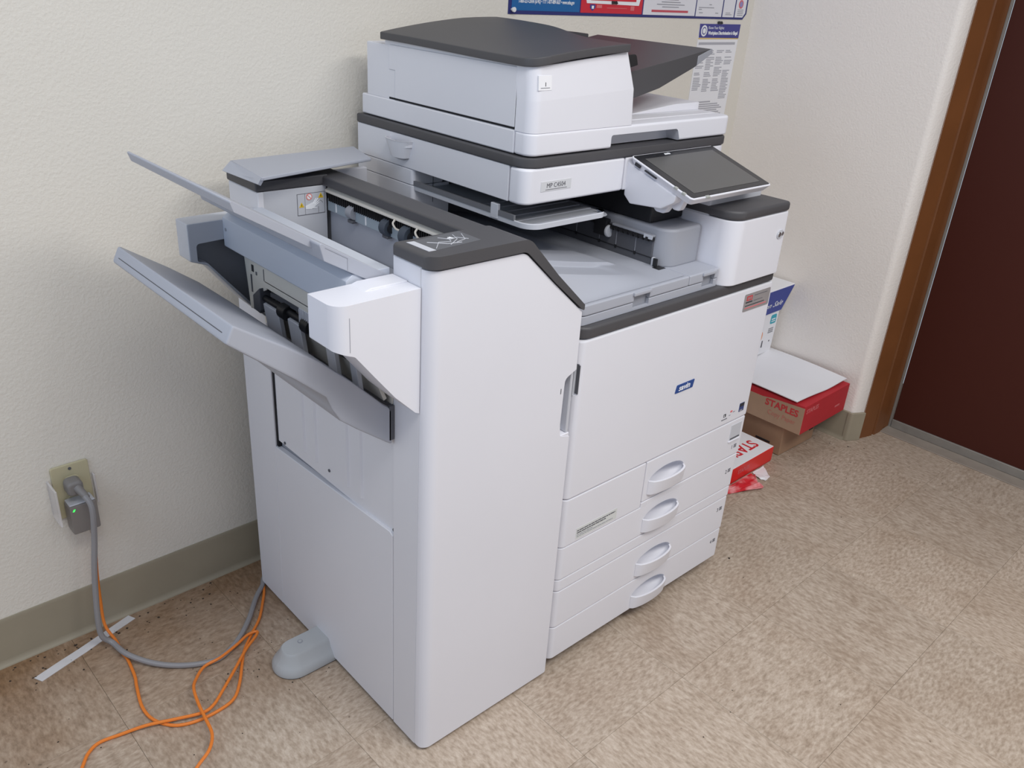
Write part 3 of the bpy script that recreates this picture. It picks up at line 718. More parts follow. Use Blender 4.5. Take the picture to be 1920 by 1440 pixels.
# ------------------------------------------------------------------ the finisher on the copier's left side
FX0, FX1 = -0.3224, -0.0062
b = MB()
b.box(FX0+0.012, FX1-0.002, 0.026, 0.600, 0.016, 0.690, GREYM, 0.002)            # core
b.prism([(-0.170, 0.690), (-0.170, 0.928), (-0.152, 0.922), (-0.082, 0.856), (-0.012, 0.797), (-0.012, 0.690)], 'y', 0.026, 0.600, GREYM)   # tall right half
for x in (-0.28, -0.06):
    for y in (0.06, 0.56): b.cyl((x-0.01, y, 0.012), (x+0.01, y, 0.012), 0.012, RUBBER, n=14)
fin = b.build('finisher', COP, label='white stapling finisher docked on the left of the copier')
# front cover
prof = rp([(FX0, 0.0085, 0.004), (FX1, 0.0085, 0.004), (FX1, 0.5685), (-0.0302, 0.5755, 0.006), (-0.0334, 0.600), (-0.0312, 0.6880, 0.012), (-0.0055, 0.7000), (FX1, 0.8055, 0.004), (-0.0790, 0.8690, 0.01), (-0.1455, 0.9290, 0.022), (FX0, 0.9290)], 5)
b = MB(); b.add(bm_prism(prof, 'y', 0.0, 0.0215), WHITE)
fcv = b.build('front_cover', fin, label='tall white front door of the finisher')
boolean(fcv, bm_prism(rp([(FX0, 0.05), (FX0, 0.0, 0.020), (0.02, 0.0), (0.02, 0.05)], 8), 'z', -0.1, 1.2), 'INTERSECT'); soften(fcv, 0.004)
b = MB(); b.box(-0.0345, -0.004, 0.016, 0.026, 0.570, 0.70, GREYP); b.box(-0.014, -0.0075, 0.003, 0.02, 0.577, 0.695, GREYP, 0.001, 1)
b.box(-0.033, -0.0065, 0.001, 0.02, 0.568, 0.5765, WHITE, 0.001, 1); b.box(-0.0400, -0.0385, -0.0004, 0.002, 0.662, 0.672, GREYD)
b.build('door_grip', fin, label='grey grip pocket on the edge of the finisher door')
# left side panels
b = MB(); b.box(FX0, FX0+0.02, 0.0228, 0.0900, 0.0085, 0.9310, WHITE2, 0.0012, 1); b.box(FX0+0.004, -0.190, 0.0228, 0.0900, 0.690, 0.9310, WHITE2, 0.0012, 1)
b.box(FX0+0.006, FX0+0.02, 0.0195, 0.0245, 0.01, 0.928, GAP); b.build('corner_panel', fin, label='narrow white panel beside the front cover')
b = MB(); b.add(bm_prism(rp([(0.0915, 0.0100), (0.0915, 0.4375), (0.100, 0.4430, 0.006), (0.4935, 0.4205), (0.5000, 0.4205), (0.5120, 0.0100)], 4), 'x', FX0, FX0+0.012, 0.0012, 1), WHITE2); b.build('lower_side_panel', fin)
b = MB(); b.add(bm_prism([(0.5135, 0.009), (0.6125, 0.009), (0.6125, 0.9310), (0.5000, 0.9310), (0.5000, 0.4200)], 'x', FX0, FX0+0.012, 0.0015, 1), WHITE2)
b.box(FX0+0.004, -0.03, 0.600, 0.6125, 0.010, 0.930, WHITE2, 0.0015, 1); b.build('rear_side_panel', fin)
b = MB(); b.box(FX0+0.0055, FX0+0.0125, 0.0905, 0.4930, 0.436, 0.705, WHITE2)
for y0, y1 in ((0.340, 0.352), (0.384, 0.396), (0.188, 0.200), (0.232, 0.244)):
    b.add(bm_prism([(0, 0), (0.0035, 0.003), (0.0035, y1-y0-0.003), (0, y1-y0)], 'z', 0.4600, 0.70, 0), WHITE2, Matrix.Translation((FX0+0.0055, y0, 0)) @ Matrix.Scale(-1, 4, (1, 0, 0)))
b.build('recessed_panel', fin, label='recessed panel with raised vertical ribs')
b = MB(); b.box(FX0+0.004, FX0+0.012, 0.4928, 0.5002, 0.4215, 0.700, GAP); b.build('panel_gap', fin, label='dark slot beside the recessed panel')
for y, z in ((0.467, 0.4415), (0.300, 0.4615), (0.0945, 0.4470)):
    b = MB(); b.cyl((FX0+0.0035, y, z), (FX0+0.007, y, z), 0.0032, GREYD, n=10, bv=0.0008); b.build('screw', fin)
# top cover: front block, bar and rear block in one U
prof = rp([(-0.3255, 0.9320, 0.003), (-0.3255, 0.9510, 0.006), (-0.1400, 0.9510, 0.028), (-0.0740, 0.8830, 0.012), (FX1+0.002, 0.8190, 0.003), (FX1+0.002, 0.8075, 0.002), (-0.0790, 0.8710, 0.010), (-0.1455, 0.9320, 0.022)], 7)
b = MB()
b.add(bm_prism(prof, 'y', -0.0035, 0.0850), DARK)
fl = b.build('front_lid', fin, label='charcoal lid over the front of the finisher')
boolean(fl, bm_prism(rp([(-0.3255, 0.12), (-0.3255, -0.0035, 0.021), (0.02, -0.0035), (0.02, 0.12)], 8), 'z', 0.7, 1.2), 'INTERSECT'); soften(fl, 0.004)
b = MB()
bar = rp([(-0.1920, 0.9310, 0.002), (-0.1920, 0.9480, 0.004), (-0.1400, 0.9480, 0.028), (-0.0740, 0.8820, 0.012), (FX1+0.002, 0.8180), (FX1+0.002, 0.80), (-0.0790, 0.860), (-0.150, 0.925)], 6)
b.add(bm_prism(bar, 'y', 0.0860, 0.6150, 0.002, 2), DARK)
b.add(bm_prism(rp([(-0.3250, 0.5010, 0.003), (-0.1800, 0.5010), (-0.1800, 0.6150), (-0.3250, 0.6150, 0.004)], 4), 'z', 0.9320, 0.9505, 0.003, 2), DARK)
tc = b.build('top_cover', fin, label='charcoal bar and rear corner of the finisher top')
b = MB(); zt = 0.9512
b.add(bm_prism([(-0.3085, 0.024), (-0.2960, 0.0235), (-0.2975, 0.074), (-0.3100, 0.0755)], 'z', zt-0.001, zt+0.0002, 0), GREYP)
b.add(bm_prism([(-0.2950, 0.0235), (-0.2080, 0.0310), (-0.2080, 0.0840), (-0.2965, 0.0760)], 'z', zt-0.001, zt, 0), mat('label_dark_grey', (92, 93, 97), 0.4))
r = random.Random(3)
for pts in ([(-0.291, 0.03), (-0.270, 0.052), (-0.252, 0.046), (-0.243, 0.066)], [(-0.285, 0.060), (-0.262, 0.040), (-0.240, 0.036)], [(-0.258, 0.070), (-0.246, 0.055), (-0.232, 0.058), (-0.221, 0.044)], [(-0.262, 0.034), (-0.236, 0.052), (-0.229, 0.072)], [(-0.246, 0.040), (-0.226, 0.046), (-0.214, 0.070)]):
    b.tube([(x, y, zt) for x, y in pts], 0.0006, GREYP, n=5, k=0)
b.add(bm_prism([(-0.249, 0.060), (-0.238, 0.0575), (-0.240, 0.0655)], 'z', zt, zt+0.0004, 0), WINK)
b.build('instruction_label', fl, label='dark jam clearing diagram label with white edge')
# rear block below the cover, with the warning label
b = MB(); b.box(FX0+0.002, -0.1830, 0.5030, 0.600, 0.690, 0.9310, GREYP, 0.002); rb = b.build('rear_block', fin)
b = MB(); Y = 0.5026; fx = lambda x: x
b.box(-0.2450, -0.1885, Y-0.0003, Y+0.001, 0.8800, 0.9195, GREYP)
for x0, x1, z0, z1 in ((-0.2450, -0.1885, 0.9188, 0.9195), (-0.2450, -0.1885, 0.8800, 0.8807), (-0.2450, -0.2443, 0.88, 0.9195), (-0.1892, -0.1885, 0.88, 0.9195), (-0.2295, -0.2290, 0.88, 0.9195), (-0.2020, -0.2015, 0.88, 0.893)):
    b.box(x0, x1, Y-0.0006, Y, z0, z1, INK)
def tri(cx, cz, s): b.add(bm_prism([(cx-s, cz-s*0.75), (cx+s, cz-s*0.75), (cx, cz+s)], 'y', Y-0.0008, Y, 0), YEL); b.box(cx-0.0005, cx+0.0005, Y-0.0011, Y, cz-s*0.45, cz+s*0.35, INKD)
tri(-0.2365, 0.8985, 0.0052); tri(-0.1965, 0.9125, 0.0055)
b.add(bm_prism([(-0.2205+0.0062*math.cos(a*0.314), 0.9125+0.0062*math.sin(a*0.314)) for a in range(20)], 'y', Y-0.0008, Y, 0), mat('pale_red_ink', (222, 130, 124), 0.5))
b.add(bm_prism([(-0.2205+0.0045*math.cos(a*0.314), 0.9125+0.0045*math.sin(a*0.314)) for a in range(20)], 'y', Y-0.0011, Y, 0), WINK)
b.add(bm_prism([(-0.2250, 0.9160), (-0.2240, 0.9170), (-0.2160, 0.9090), (-0.2170, 0.9080)], 'y', Y-0.0013, Y, 0), MATS['pale_red_ink'])
# white hand pictogram: cuff, palm, four fingers and thumb
b.add(bm_prism([(-0.2285, 0.8905), (-0.2160, 0.8895), (-0.2085, 0.8935), (-0.2080, 0.9000), (-0.2150, 0.9010), (-0.2285, 0.8960)], 'y', Y-0.0009, Y, 0), WINK)
for (x0, z0, x1, z1, rr) in ((-0.2130, 0.8990, -0.2060, 0.9085, 0.0011), (-0.2110, 0.8985, -0.2020, 0.9080, 0.0011), (-0.2095, 0.8970, -0.1995, 0.9045, 0.0011), (-0.2090, 0.8950, -0.2000, 0.9000, 0.0010), (-0.2150, 0.8915, -0.2050, 0.8900, 0.0011)):
    b.cyl((x0, Y-0.0004, z0), (x1, Y-0.0004, z1), rr, WINK, r1=rr*0.7, n=8)
b.tube([(-0.2030, Y-0.0004, 0.9040), (-0.1960, Y-0.0004, 0.9030), (-0.1930, Y-0.0004, 0.8990)], 0.0004, INK, n=5)
b.build('warning_label', rb, label='hand warning label with yellow triangles and red ban sign')
# inside of the output opening
b = MB(); b.box(-0.1760, -0.1690, 0.090, 0.503, 0.690, 0.886, TRAYG); b.box(-0.1830, -0.1690, 0.100, 0.500, 0.8840, 0.9060, mat('blue_grey_plastic', (150, 162, 172), 0.45))
b.add(bm_prism([(-0.1890, 0.9230), (-0.1760, 0.9310), (-0.1690, 0.9310), (-0.1690, 0.9180), (-0.1880, 0.9180)], 'y', 0.110, 0.500, 0.001, 1), CREAM)
b.box(-0.3100, -0.1690, 0.0895, 0.503, 0.684, 0.694, GREYD)
iw = b.build('eject_wall', fin, label='grey wall below the eject rollers')
b = MB()
b.box(-0.1800, -0.1690, 0.112, 0.498, 0.9040, 0.9180, BLACK)
for k in range(62):
    y = 0.118+0.0061*k
    b.box(-0.1870, -0.1800, y, y+0.0011, 0.9030, 0.9175, BLACK)
b.build('static_brush', iw, label='row of black discharge bristles', kind='stuff')
for y, big in ((0.415, 0), (0.305, 1), (0.245, 2)):
    b = MB(); rr = 0.012+0.0025*big
    m = GREYM if not big else mat('blue_black_rubber', (62, 70, 82), 0.6)
    b.cyl((-0.1830, y-0.009, 0.8985), (-0.1830, y+0.009, 0.8985), rr, m, n=22, bv=0.0015)
    if big: b.cyl((-0.1830, y-0.0125, 0.8985), (-0.1830, y+0.0125, 0.8985), rr*0.55, BLACK, n=16)
    b.box(-0.1900, -0.1790, y-0.008, y+0.008, 0.8800, 0.8860, GREYD, 0.001, 1)
    b.build('eject_roller', iw)
for y in (0.275, 0.212):
    b = MB(); b.tube([(-0.1890, y, 0.9200), (-0.1935, y, 0.9140), (-0.1910, y-0.004, 0.9060), (-0.1860, y-0.008, 0.9030)], 0.0018, CREAM, n=6); b.build('paper_finger', iw)
for y in (0.470, 0.372):
    b = MB(); b.box(-0.1845, -0.1828, y-0.0012, y+0.0012, 0.8860, 0.9030, WINK); b.build('white_rib', iw)
b = MB(); b.box(-0.1850, -0.1760, 0.250, 0.262, 0.868, 0.884, BLACK, 0.001, 1); b.build('sensor_block', iw)

# arms either side of the lower exit
AP = [(-0.4620, 0.8995), (-0.3235, 0.9015), (-0.3235, 0.7040), (-0.3310, 0.7075, 0.006), (-0.3670, 0.7430), (-0.3987, 0.7815), (-0.4160, 0.8030, 0.03), (-0.4330, 0.8240, 0.012), (-0.4620, 0.8350, 0.004)]
b = MB(); b.add(bm_prism(rp(AP, 5), 'y', 0.0205, 0.0895), WHITE)
fa_ = b.build('front_arm', fin, label='white wedge shaped arm in front of the lower tray')
boolean(fa_, bm_prism(rp([(-0.4620, 0.12), (-0.4620, 0.0205, 0.022), (-0.30, 0.0205), (-0.30, 0.12)], 8), 'z', 0.6, 1.0), 'INTERSECT'); soften(fa_, 0.003)
b = MB(); b.add(bm_prism([(-0.400, 0.8990), (-0.385, 0.9035), (-0.324, 0.9035), (-0.324, 0.8990)], 'y', 0.052, 0.0890, 0.0008, 1), WHITE); b.build('arm_pad', fa_)
b = MB(); b.box(-0.4405, -0.4400, 0.0200, 0.0215, 0.832, 0.882, INKL); b.build('scratch_mark', fa_)
b = MB(); b.add(bm_prism(rp(AP, 5), 'y', 0.478, 0.5245, 0.003, 2), GREYP)
fa = b.build('rear_arm', fin, label='grey arm behind the lower tray')
boolean(fa, bm_prism(rp([(-0.4490, 0.8640, 0.006), (-0.3200, 0.8700), (-0.3200, 0.700), (-0.3600, 0.7430), (-0.4000, 0.7900), (-0.4330, 0.8295, 0.01), (-0.4490, 0.833, 0.004)], 4), 'y', 0.470, 0.519))
b = MB(); b.add(bm_prism(rp([(-0.4470, 0.8620), (-0.3250, 0.8680), (-0.3250, 0.715), (-0.3650, 0.748), (-0.4150, 0.806), (-0.4470, 0.836)], 3), 'y', 0.512, 0.5195, 0.0005, 1), GREYM)
b.add(bm_prism([(-0.385, 0.862), (-0.3300, 0.866), (-0.3300, 0.852), (-0.383, 0.846)], 'y', 0.490, 0.5120, 0.001, 1), BLACK); b.build('inner_bracket', fa, label='dark grey inner face of the rear arm')
# slab above the lower exit
b = MB(); b.add(bm_prism(rp([(-0.4000, 0.8530, 0.003), (-0.3260, 0.8530), (-0.3260, 0.9120), (-0.3880, 0.9120), (-0.4000, 0.9040)], 3), 'y', 0.0928, 0.4780, 0.001, 1), mat('window_tinted_grey_plastic', (190, 195, 206), 0.45, bump=0.03, bscale=900))  # grey plastic, with the blue of the window light mixed into its colour
b.cyl((-0.4005, 0.468, 0.885), (-0.398, 0.468, 0.885), 0.003, GREYM, n=10); b.build('exit_hood', fin, label='pale grey hood tinted window blue above the lower exit')
# lower exit mechanism
b = MB(); b.box(FX0-0.002, FX0+0.004, 0.0905, 0.500, 0.690, 0.860, CREAM)
b.box(FX0-0.006, FX0-0.001, 0.440, 0.500, 0.720, 0.845, CREAM, 0.001, 1); b.box(FX0-0.030, FX0-0.004, 0.455, 0.485, 0.770, 0.820, WHITE2, 0.002)
b.cyl((FX0-0.032, 0.470, 0.80), (FX0-0.029, 0.470, 0.80), 0.004, GREYM, n=10); b.box(FX0-0.0075, FX0-0.005, 0.447, 0.451, 0.735, 0.800, GREYD); b.box(FX0-0.008, FX0-0.005, 0.449, 0.457, 0.803, 0.815, INKD)
ep = b.build('exit_plate', fin, label='cream metal plate behind the lower exit')
b = MB(); b.box(-0.3735, -0.3710, 0.095, 0.3925, 0.8090, 0.8560, CREAM, 0.0006, 1)
b.add(bm_prism(rp([(-0.3735, 0.8110), (-0.3735, 0.8000), (-0.3620, 0.7900), (-0.3600, 0.7920), (-0.3700, 0.8020), (-0.3700, 0.8110)], 2), 'y', 0.095, 0.3925, 0), CREAM); b.build('upper_guide', ep)
b = MB(); b.add(bm_prism(rp([(0.3960, 0.8560), (0.3960, 0.7930), (0.4100, 0.7860), (0.4360, 0.7450), (0.4600, 0.7400), (0.4760, 0.8560)], 3), 'x', -0.3690, -0.3665, 0.0006, 1), CREAM)
b.build('side_plate', ep, label='cream sheet metal plate with cut outs')
for y, z, dy, dz, m in ((0.3985, 0.8180, 0.0040, 0.0100, GREYD), (0.4290, 0.8130, 0.0020, 0.0030, INK), (0.4420, 0.8190, 0.0035, 0.0060, INKD), (0.4490, 0.7900, 0.0020, 0.0160, GREYD)):
    b = MB(); b.box(-0.3700, -0.3680, y-dy, y+dy, z-dz, z+dz, m); b.build('cut_out', ep)
b = MB()
b.add(bm_prism(rp([(0.4080, 0.7540), (0.4130, 0.7460), (0.4350, 0.7480), (0.4350, 0.7740), (0.4100, 0.7930), (0.4080, 0.7930)], 3), 'x', -0.3760, -0.3540, 0.001, 1), GREYD); b.build('shaft_bracket', ep)
b = MB(); b.cyl((-0.3660, 0.095, 0.7740), (-0.3660, 0.4080, 0.7740), 0.0060, BLACK, n=14)
b.add(bm_prism([(0.095, 0.7840), (0.095, 0.7950), (0.3400, 0.7930), (0.3940, 0.7880), (0.3940, 0.7800), (0.3400, 0.7820)], 'x', -0.3640, -0.3560, 0.0006, 1), GREYD)
b.build('exit_shaft', ep, label='black roller shaft in the lower exit')
for y in (0.337, 0.262, 0.215, 0.150):
    b = MB(); b.cyl((-0.3660, y-0.011, 0.7720), (-0.3660, y+0.011, 0.7720), 0.0135, BLACK, n=20, bv=0.002); b.build('exit_roller', ep)
b = MB(); b.add(bm_prism([(-0.360, 0.764), (-0.356, 0.766), (-0.330, 0.700), (-0.336, 0.697)], 'y', 0.095, 0.4080, 0.0008, 1), CREAM); b.build('lower_guide', ep)
for y0, y1 in ((0.355, 0.4070), (0.283, 0.323), (0.180, 0.205), (0.118, 0.136)):
    b = MB(); b.add(bm_prism([(-0.3720, 0.7660), (-0.3640, 0.7680), (-0.3560, 0.7050), (-0.3640, 0.7030)], 'y', y0, y1, 0.001, 1), WHITE2); b.build('guide_block', ep)
b = MB(); b.add(bm_prism([(-0.3720, 0.7980), (-0.3660, 0.8000), (-0.3640, 0.7720), (-0.3700, 0.7720)], 'y', 0.2390, 0.2830, 0.0006, 1), WHITE2)
for k in range(8): b.box(-0.3735, -0.3700, 0.2405+0.0054*k, 0.2425+0.0054*k, 0.7740, 0.7975, WHITE2)
b.build('ridged_block', ep)
# upper tray: a long sloping tray, seen almost edge on
TS = 0.588; zU = lambda x: 1.0305+(-0.5480-x)*TS
def traypoly(xa, xb, t, f): return [(xa, f(xa)), (xb, f(xb)), (xb, f(xb)-t), (xa, f(xa)-t)]
b = MB()
U = rp([(-0.4420, zU(-0.4420), 0.003), (-0.2000, zU(-0.20)), (-0.1780, zU(-0.20)), (-0.1780, 0.790), (-0.330, zU(-0.33)-0.022), (-0.4340, zU(-0.434)-0.0240, 0.003)], 3)
bm = bm_prism(U, 'y', 0.0905, 0.4740); bevel_sharp(bm, 0.004, 3, ang=45); b.add(bm, TRAYG)
ut = b.build('upper_tray', fin, label='grey paper tray sloping up to the left')
b = MB(); X = rp([(-0.5500, zU(-0.55), 0.002), (-0.4300, zU(-0.43)-0.0005), (-0.4300, zU(-0.43)-0.0140), (-0.5440, zU(-0.544)-0.0135, 0.002)], 3)
bm = bm_prism(X, 'y', 0.1160, 0.4560); bevel_sharp(bm, 0.003, 2, ang=45); b.add(bm, TRAYG); b.build('pull_out_extension', ut, label='narrower extension drawn out of the upper tray')
b = MB(); b.add(bm_prism([(-0.432, zU(-0.432)-0.004), (-0.3980, zU(-0.398)-0.004), (-0.3980, zU(-0.398)-0.0045), (-0.432, zU(-0.432)-0.0045)], 'y', 0.0900, 0.0910, 0), GREYM); b.add(bm_prism([(-0.398, zU(-0.398)-0.004), (-0.3975, zU(-0.398)-0.004), (-0.3975, zU(-0.398)-0.022), (-0.398, zU(-0.398)-0.022)], 'y', 0.0900, 0.0910, 0), GREYM); b.build('slot_line', ut)
# lower tray, curving away from the exit
LT = [(-0.5720, 0.8800), (-0.5500, 0.8655), (-0.5000, 0.8330), (-0.4500, 0.7970), (-0.4000, 0.7530), (-0.3600, 0.7140), (-0.3420, 0.6960), (-0.3262, 0.6840)]
LB = [(-0.3262, 0.6200), (-0.3380, 0.6285), (-0.3900, 0.6680), (-0.4200, 0.6930), (-0.4330, 0.7160), (-0.4420, 0.7380), (-0.4900, 0.7800), (-0.5250, 0.8080), (-0.5840, 0.8555)]
b = MB()
bm = bm_prism(LT+LB, 'y', 0.0850, 0.4850)
for v in bm.verts:                              # the deep skirt only reaches the front; the far side is shallower
    pass
bevel_sharp(bm, 0.004, 2, ang=45); b.add(bm, TRAYG)
b.box(FX0-0.010, FX0-0.001, 0.0850, 0.090, 0.630, 0.690, GREYD)
lt = b.build('lower_tray', fin, label='curved grey booklet tray below the exit')
b = MB()
n = Vector((-0.88, 0, -0.45))
for v0, v1 in (((-0.5735, 0.875), (-0.5765, 0.870)),):
    b.box(-0.5795, -0.572, 0.105, 0.465, 0.8645, 0.8660, GREYD)
    b.box(-0.5795, -0.572, 0.103, 0.1045, 0.857, 0.8660, GREYD)
b.build('end_groove', lt)
# floor stabiliser foot
b = MB()
outl = lambda k: rp([(-0.4340+k, 0.300+k, 0.045), (-0.300, 0.300+k), (-0.300, 0.388-k), (-0.4340+k, 0.388-k, 0.045)], 8)
bm = bmesh.new(); rings = []
for k, z in ((0.000, 0.003), (0.000, 0.012), (0.006, 0.022), (0.013, 0.030), (0.017, 0.042), (0.021, 0.047)):
    rings.append([bm.verts.new((p[0], p[1], z)) for p in outl(k)])
for A, B in zip(rings, rings[1:]):
    for i in range(len(A)): bm.faces.new((A[i], A[(i+1) % len(A)], B[(i+1) % len(A)], B[i]))
bm.faces.new(list(reversed(rings[0]))); bm.faces.new(rings[-1]); bmesh.ops.recalc_face_normals(bm, faces=bm.faces[:])
b.add(bm, FOOTG); b.cyl((-0.372, 0.349, 0.044), (-0.372, 0.349, 0.0478), 0.0055, GREYM, n=14); b.cyl((-0.372, 0.349, 0.046), (-0.372, 0.349, 0.0482), 0.0035, FOOTG, n=12)
b.add(bm_prism(outl(0.002), 'z', 0.0, 0.0035), RUBBER); b.build('stabiliser_foot', fin, label='rounded grey foot on the floor')

# ------------------------------------------------------------------ loose folded tray on the finisher
b = MB()
P = [(-0.3420, 0.585), (-0.3150, 0.6130), (-0.0350, 0.6420), (-0.0810, 0.5080), (-0.3330, 0.4600)]
z0, z1 = 0.9555, 0.9635
A = [(P[1][0], P[1][1], 0.9660), (P[2][0], P[2][1], 0.9650), (P[3][0], P[3][1], 0.9700), (P[4][0], P[4][1], 0.9670)]
bm = bmesh.new(); t = Vector((0, 0, -0.006))
top = [bm.verts.new(p) for p in A]; bot = [bm.verts.new(Vector(p)+t) for p in A]
bm.faces.new(top); bm.faces.new(list(reversed(bot)))
for i in range(4): bm.faces.new((top[i], bot[i], bot[(i+1) % 4], top[(i+1) % 4]))
bmesh.ops.recalc_face_normals(bm, faces=bm.faces[:]); bevel_sharp(bm, 0.0012, 1); b.add(bm, TRAYG)
B3 = [(-0.3150, 0.6130, 0.9655), (-0.3330, 0.4600, 0.9665), (-0.3360, 0.4680, 0.9545), (-0.3450, 0.5850, 0.9560)]
bm = bmesh.new(); top = [bm.verts.new(p) for p in B3]; bot = [bm.verts.new(Vector(p)+Vector((0.005, 0, -0.003))) for p in B3]
bm.faces.new(top); bm.faces.new(list(reversed(bot)))
for i in range(4): bm.faces.new((top[i], bot[i], bot[(i+1) % 4], top[(i+1) % 4]))
bmesh.ops.recalc_face_normals(bm, faces=bm.faces[:]); b.add(bm, TRAYG)
b.box(-0.26, -0.20, 0.53, 0.60, 0.9505, 0.960, TRAYG, 0.001, 1)
tag(b.build('tray_flap'), 'thin grey plastic tray flap with folded end lying on the rear of the finisher', 'tray')

# ------------------------------------------------------------------ wall outlet, cords and cables
WQ = Q0
OUT = empty('outlet', rm(-0.6415, WQ, 0.29), 'ivory wall outlet plate low on the cream wall above the white tape', 'outlet')
b = MB(); b.add(bm_prism(rp([(-0.6760, 0.286, 0.005), (-0.6070, 0.286, 0.005), (-0.6070, 0.4010, 0.005), (-0.6760, 0.4010, 0.005)], 4), 'y', WQ-0.0062, WQ, 0.002, 2), IVORY)
b.cyl((-0.6415, WQ-0.0072, 0.392), (-0.6415, WQ-0.005, 0.392), 0.003, GREYD, n=10); b.xf(RM); b.build('cover_plate', OUT)
b = MB(); b.add(bm_prism(rp([(-0.658, 0.3455, 0.012), (-0.625, 0.3455, 0.012), (-0.625, 0.3755, 0.012), (-0.658, 0.3755, 0.012)], 5), 'y', WQ-0.0085, WQ-0.005, 0.001, 1), IVORY)
b.add(bm_prism(rp([(-0.658, 0.3035, 0.012), (-0.625, 0.3035, 0.012), (-0.625, 0.3335, 0.012), (-0.658, 0.3335, 0.012)], 5), 'y', WQ-0.0085, WQ-0.005, 0.001, 1), IVORY); b.xf(RM); b.build('socket_face', OUT)
b = MB(); b.box(-0.6850, -0.6810, WQ-0.050, WQ, 0.296, 0.376, CLEAR, 0.001, 1); b.xf(RM); b.build('clear_cover', OUT, label='clear plastic side of an outlet cover')
b = MB(); b.box(-0.6040, -0.6000, WQ-0.012, WQ, 0.300, 0.366, CLEAR, 0.001, 1); b.xf(RM); b.build('clear_cover', OUT, label='clear plastic side of an outlet cover')
AD_ = empty('powerline_adapter', rm(-0.638, WQ-0.03, 0.264), 'grey box adapter with green light plugged into the lower outlet', 'adapter')
b = MB(); b.add(bm_prism(rp([(-0.6640, 0.2640, 0.004), (-0.6130, 0.2640, 0.004), (-0.6130, 0.3270, 0.004), (-0.6640, 0.3270, 0.004)], 4), 'y', WQ-0.042, WQ-0.0088, 0.0025, 2), ADAPT)
b.box(-0.6620, -0.6150, WQ-0.038, WQ-0.0088, 0.3265, 0.3295, GREYP, 0.001, 1); b.xf(RM); b.build('housing', AD_)
b = MB(); b.add(bm_prism([(-0.6590, 0.3170), (-0.6560, 0.3165), (-0.6535, 0.3210), (-0.6565, 0.3215)], 'y', WQ-0.0428, WQ-0.0415, 0), LEDG); b.xf(RM); b.build('indicator_lamp', AD_, label='small glowing green lamp')
b = MB(); b.box(-0.6270, -0.6255, WQ-0.0425, WQ-0.0415, 0.3180, 0.3215, INKD); b.xf(RM); b.build('small_lamp', AD_)
b = MB(); b.box(-0.633, -0.617, WQ-0.030, WQ-0.018, 0.2560, 0.2645, GREYP, 0.001, 1); b.xf(RM); b.build('cable_jack', AD_)
# grey power cord
CORD = empty('power_cord', rm(-0.64, WQ-0.03, 0.006), 'thick grey power cord hanging from the outlet and looping over the floor to the copier', 'power cord')
b = MB()
b.add(bm_prism(rp([(-0.6600, 0.3470, 0.010), (-0.6300, 0.3470, 0.010), (-0.6300, 0.3780, 0.010), (-0.6600, 0.3780, 0.010)], 5), 'y', WQ-0.040, WQ-0.0087, 0.006, 3), mat('grey_plug', (128, 124, 122), 0.5))
b.cyl((-0.642, WQ-0.036, 0.364), (-0.634, WQ-0.062, 0.350), 0.0085, MATS['grey_plug'], r1=0.006, n=14, bv=0.001); b.xf(RM); b.build('plug', CORD)
b = MB()
hang = [rm(s, q, z) for s, q, z in [(-0.637, 0.656, 0.3540), (-0.6325, 0.644, 0.340), (-0.633, 0.640, 0.315), (-0.638, 0.642, 0.262), (-0.648, 0.640, 0.198), (-0.655, 0.638, 0.140), (-0.661, 0.634, 0.078), (-0.660, 0.632, 0.035)]]
flo = [Vector((x, y, 0.0062+(0.0085 if y > 0.55 and x < -0.6 else 0.004 if (x, y) == (-0.618, 0.519) else 0.0))) for x, y in [(-0.655, 0.612), (-0.646, 0.566), (-0.618, 0.519), (-0.581, 0.483), (-0.536, 0.454), (-0.501, 0.447), (-0.455, 0.469), (-0.408, 0.512), (-0.36, 0.57), (-0.329, 0.600), (-0.300, 0.632), (-0.20, 0.66)]]
b.tube(hang+flo, 0.0056, CORDG, n=10); b.build('cable', CORD)
NET = empty('network_cable', Vector((-0.55, 0.45, 0)), 'orange network cable dropping from the grey adapter, with one loop on the floor', 'network cable', 'orange network cables')
b = MB(); b.box(-0.6305, -0.6195, WQ-0.030, WQ-0.019, 0.2420, 0.2570, mat('clear_plug', (190, 176, 168), 0.3), 0.0015, 1); b.xf(RM); b.build('connector', NET)
b = MB()
hang = [rm(s, q, z) for s, q, z in [(-0.625, 0.690, 0.2430), (-0.628, 0.690, 0.197), (-0.633, 0.690, 0.141), (-0.637, 0.686, 0.082), (-0.642, 0.668, 0.030)]]
flo = [Vector((x, y, z)) for x, y, z in [(-0.645, 0.625, 0.0035), (-0.648, 0.585, 0.0035), (-0.6460, 0.560, 0.0035), (-0.652, 0.505, 0.0035), (-0.659, 0.477, 0.0035), (-0.67, 0.42, 0.0035), (-0.665, 0.376, 0.0035), (-0.641, 0.340, 0.0035), (-0.604, 0.324, 0.0035), (-0.559, 0.323, 0.0035), (-0.526, 0.333, 0.0035), (-0.499, 0.365, 0.0035), (-0.473, 0.408, 0.0035), (-0.451, 0.441, 0.0035), (-0.418, 0.475, 0.0035), (-0.382, 0.510, 0.0035), (-0.343, 0.567, 0.0035), (-0.306, 0.622, 0.0035), (-0.22, 0.67, 0.0035)]]
b.tube(hang+flo, 0.0031, ORANGE, n=8); b.build('cable', NET)
b = MB()
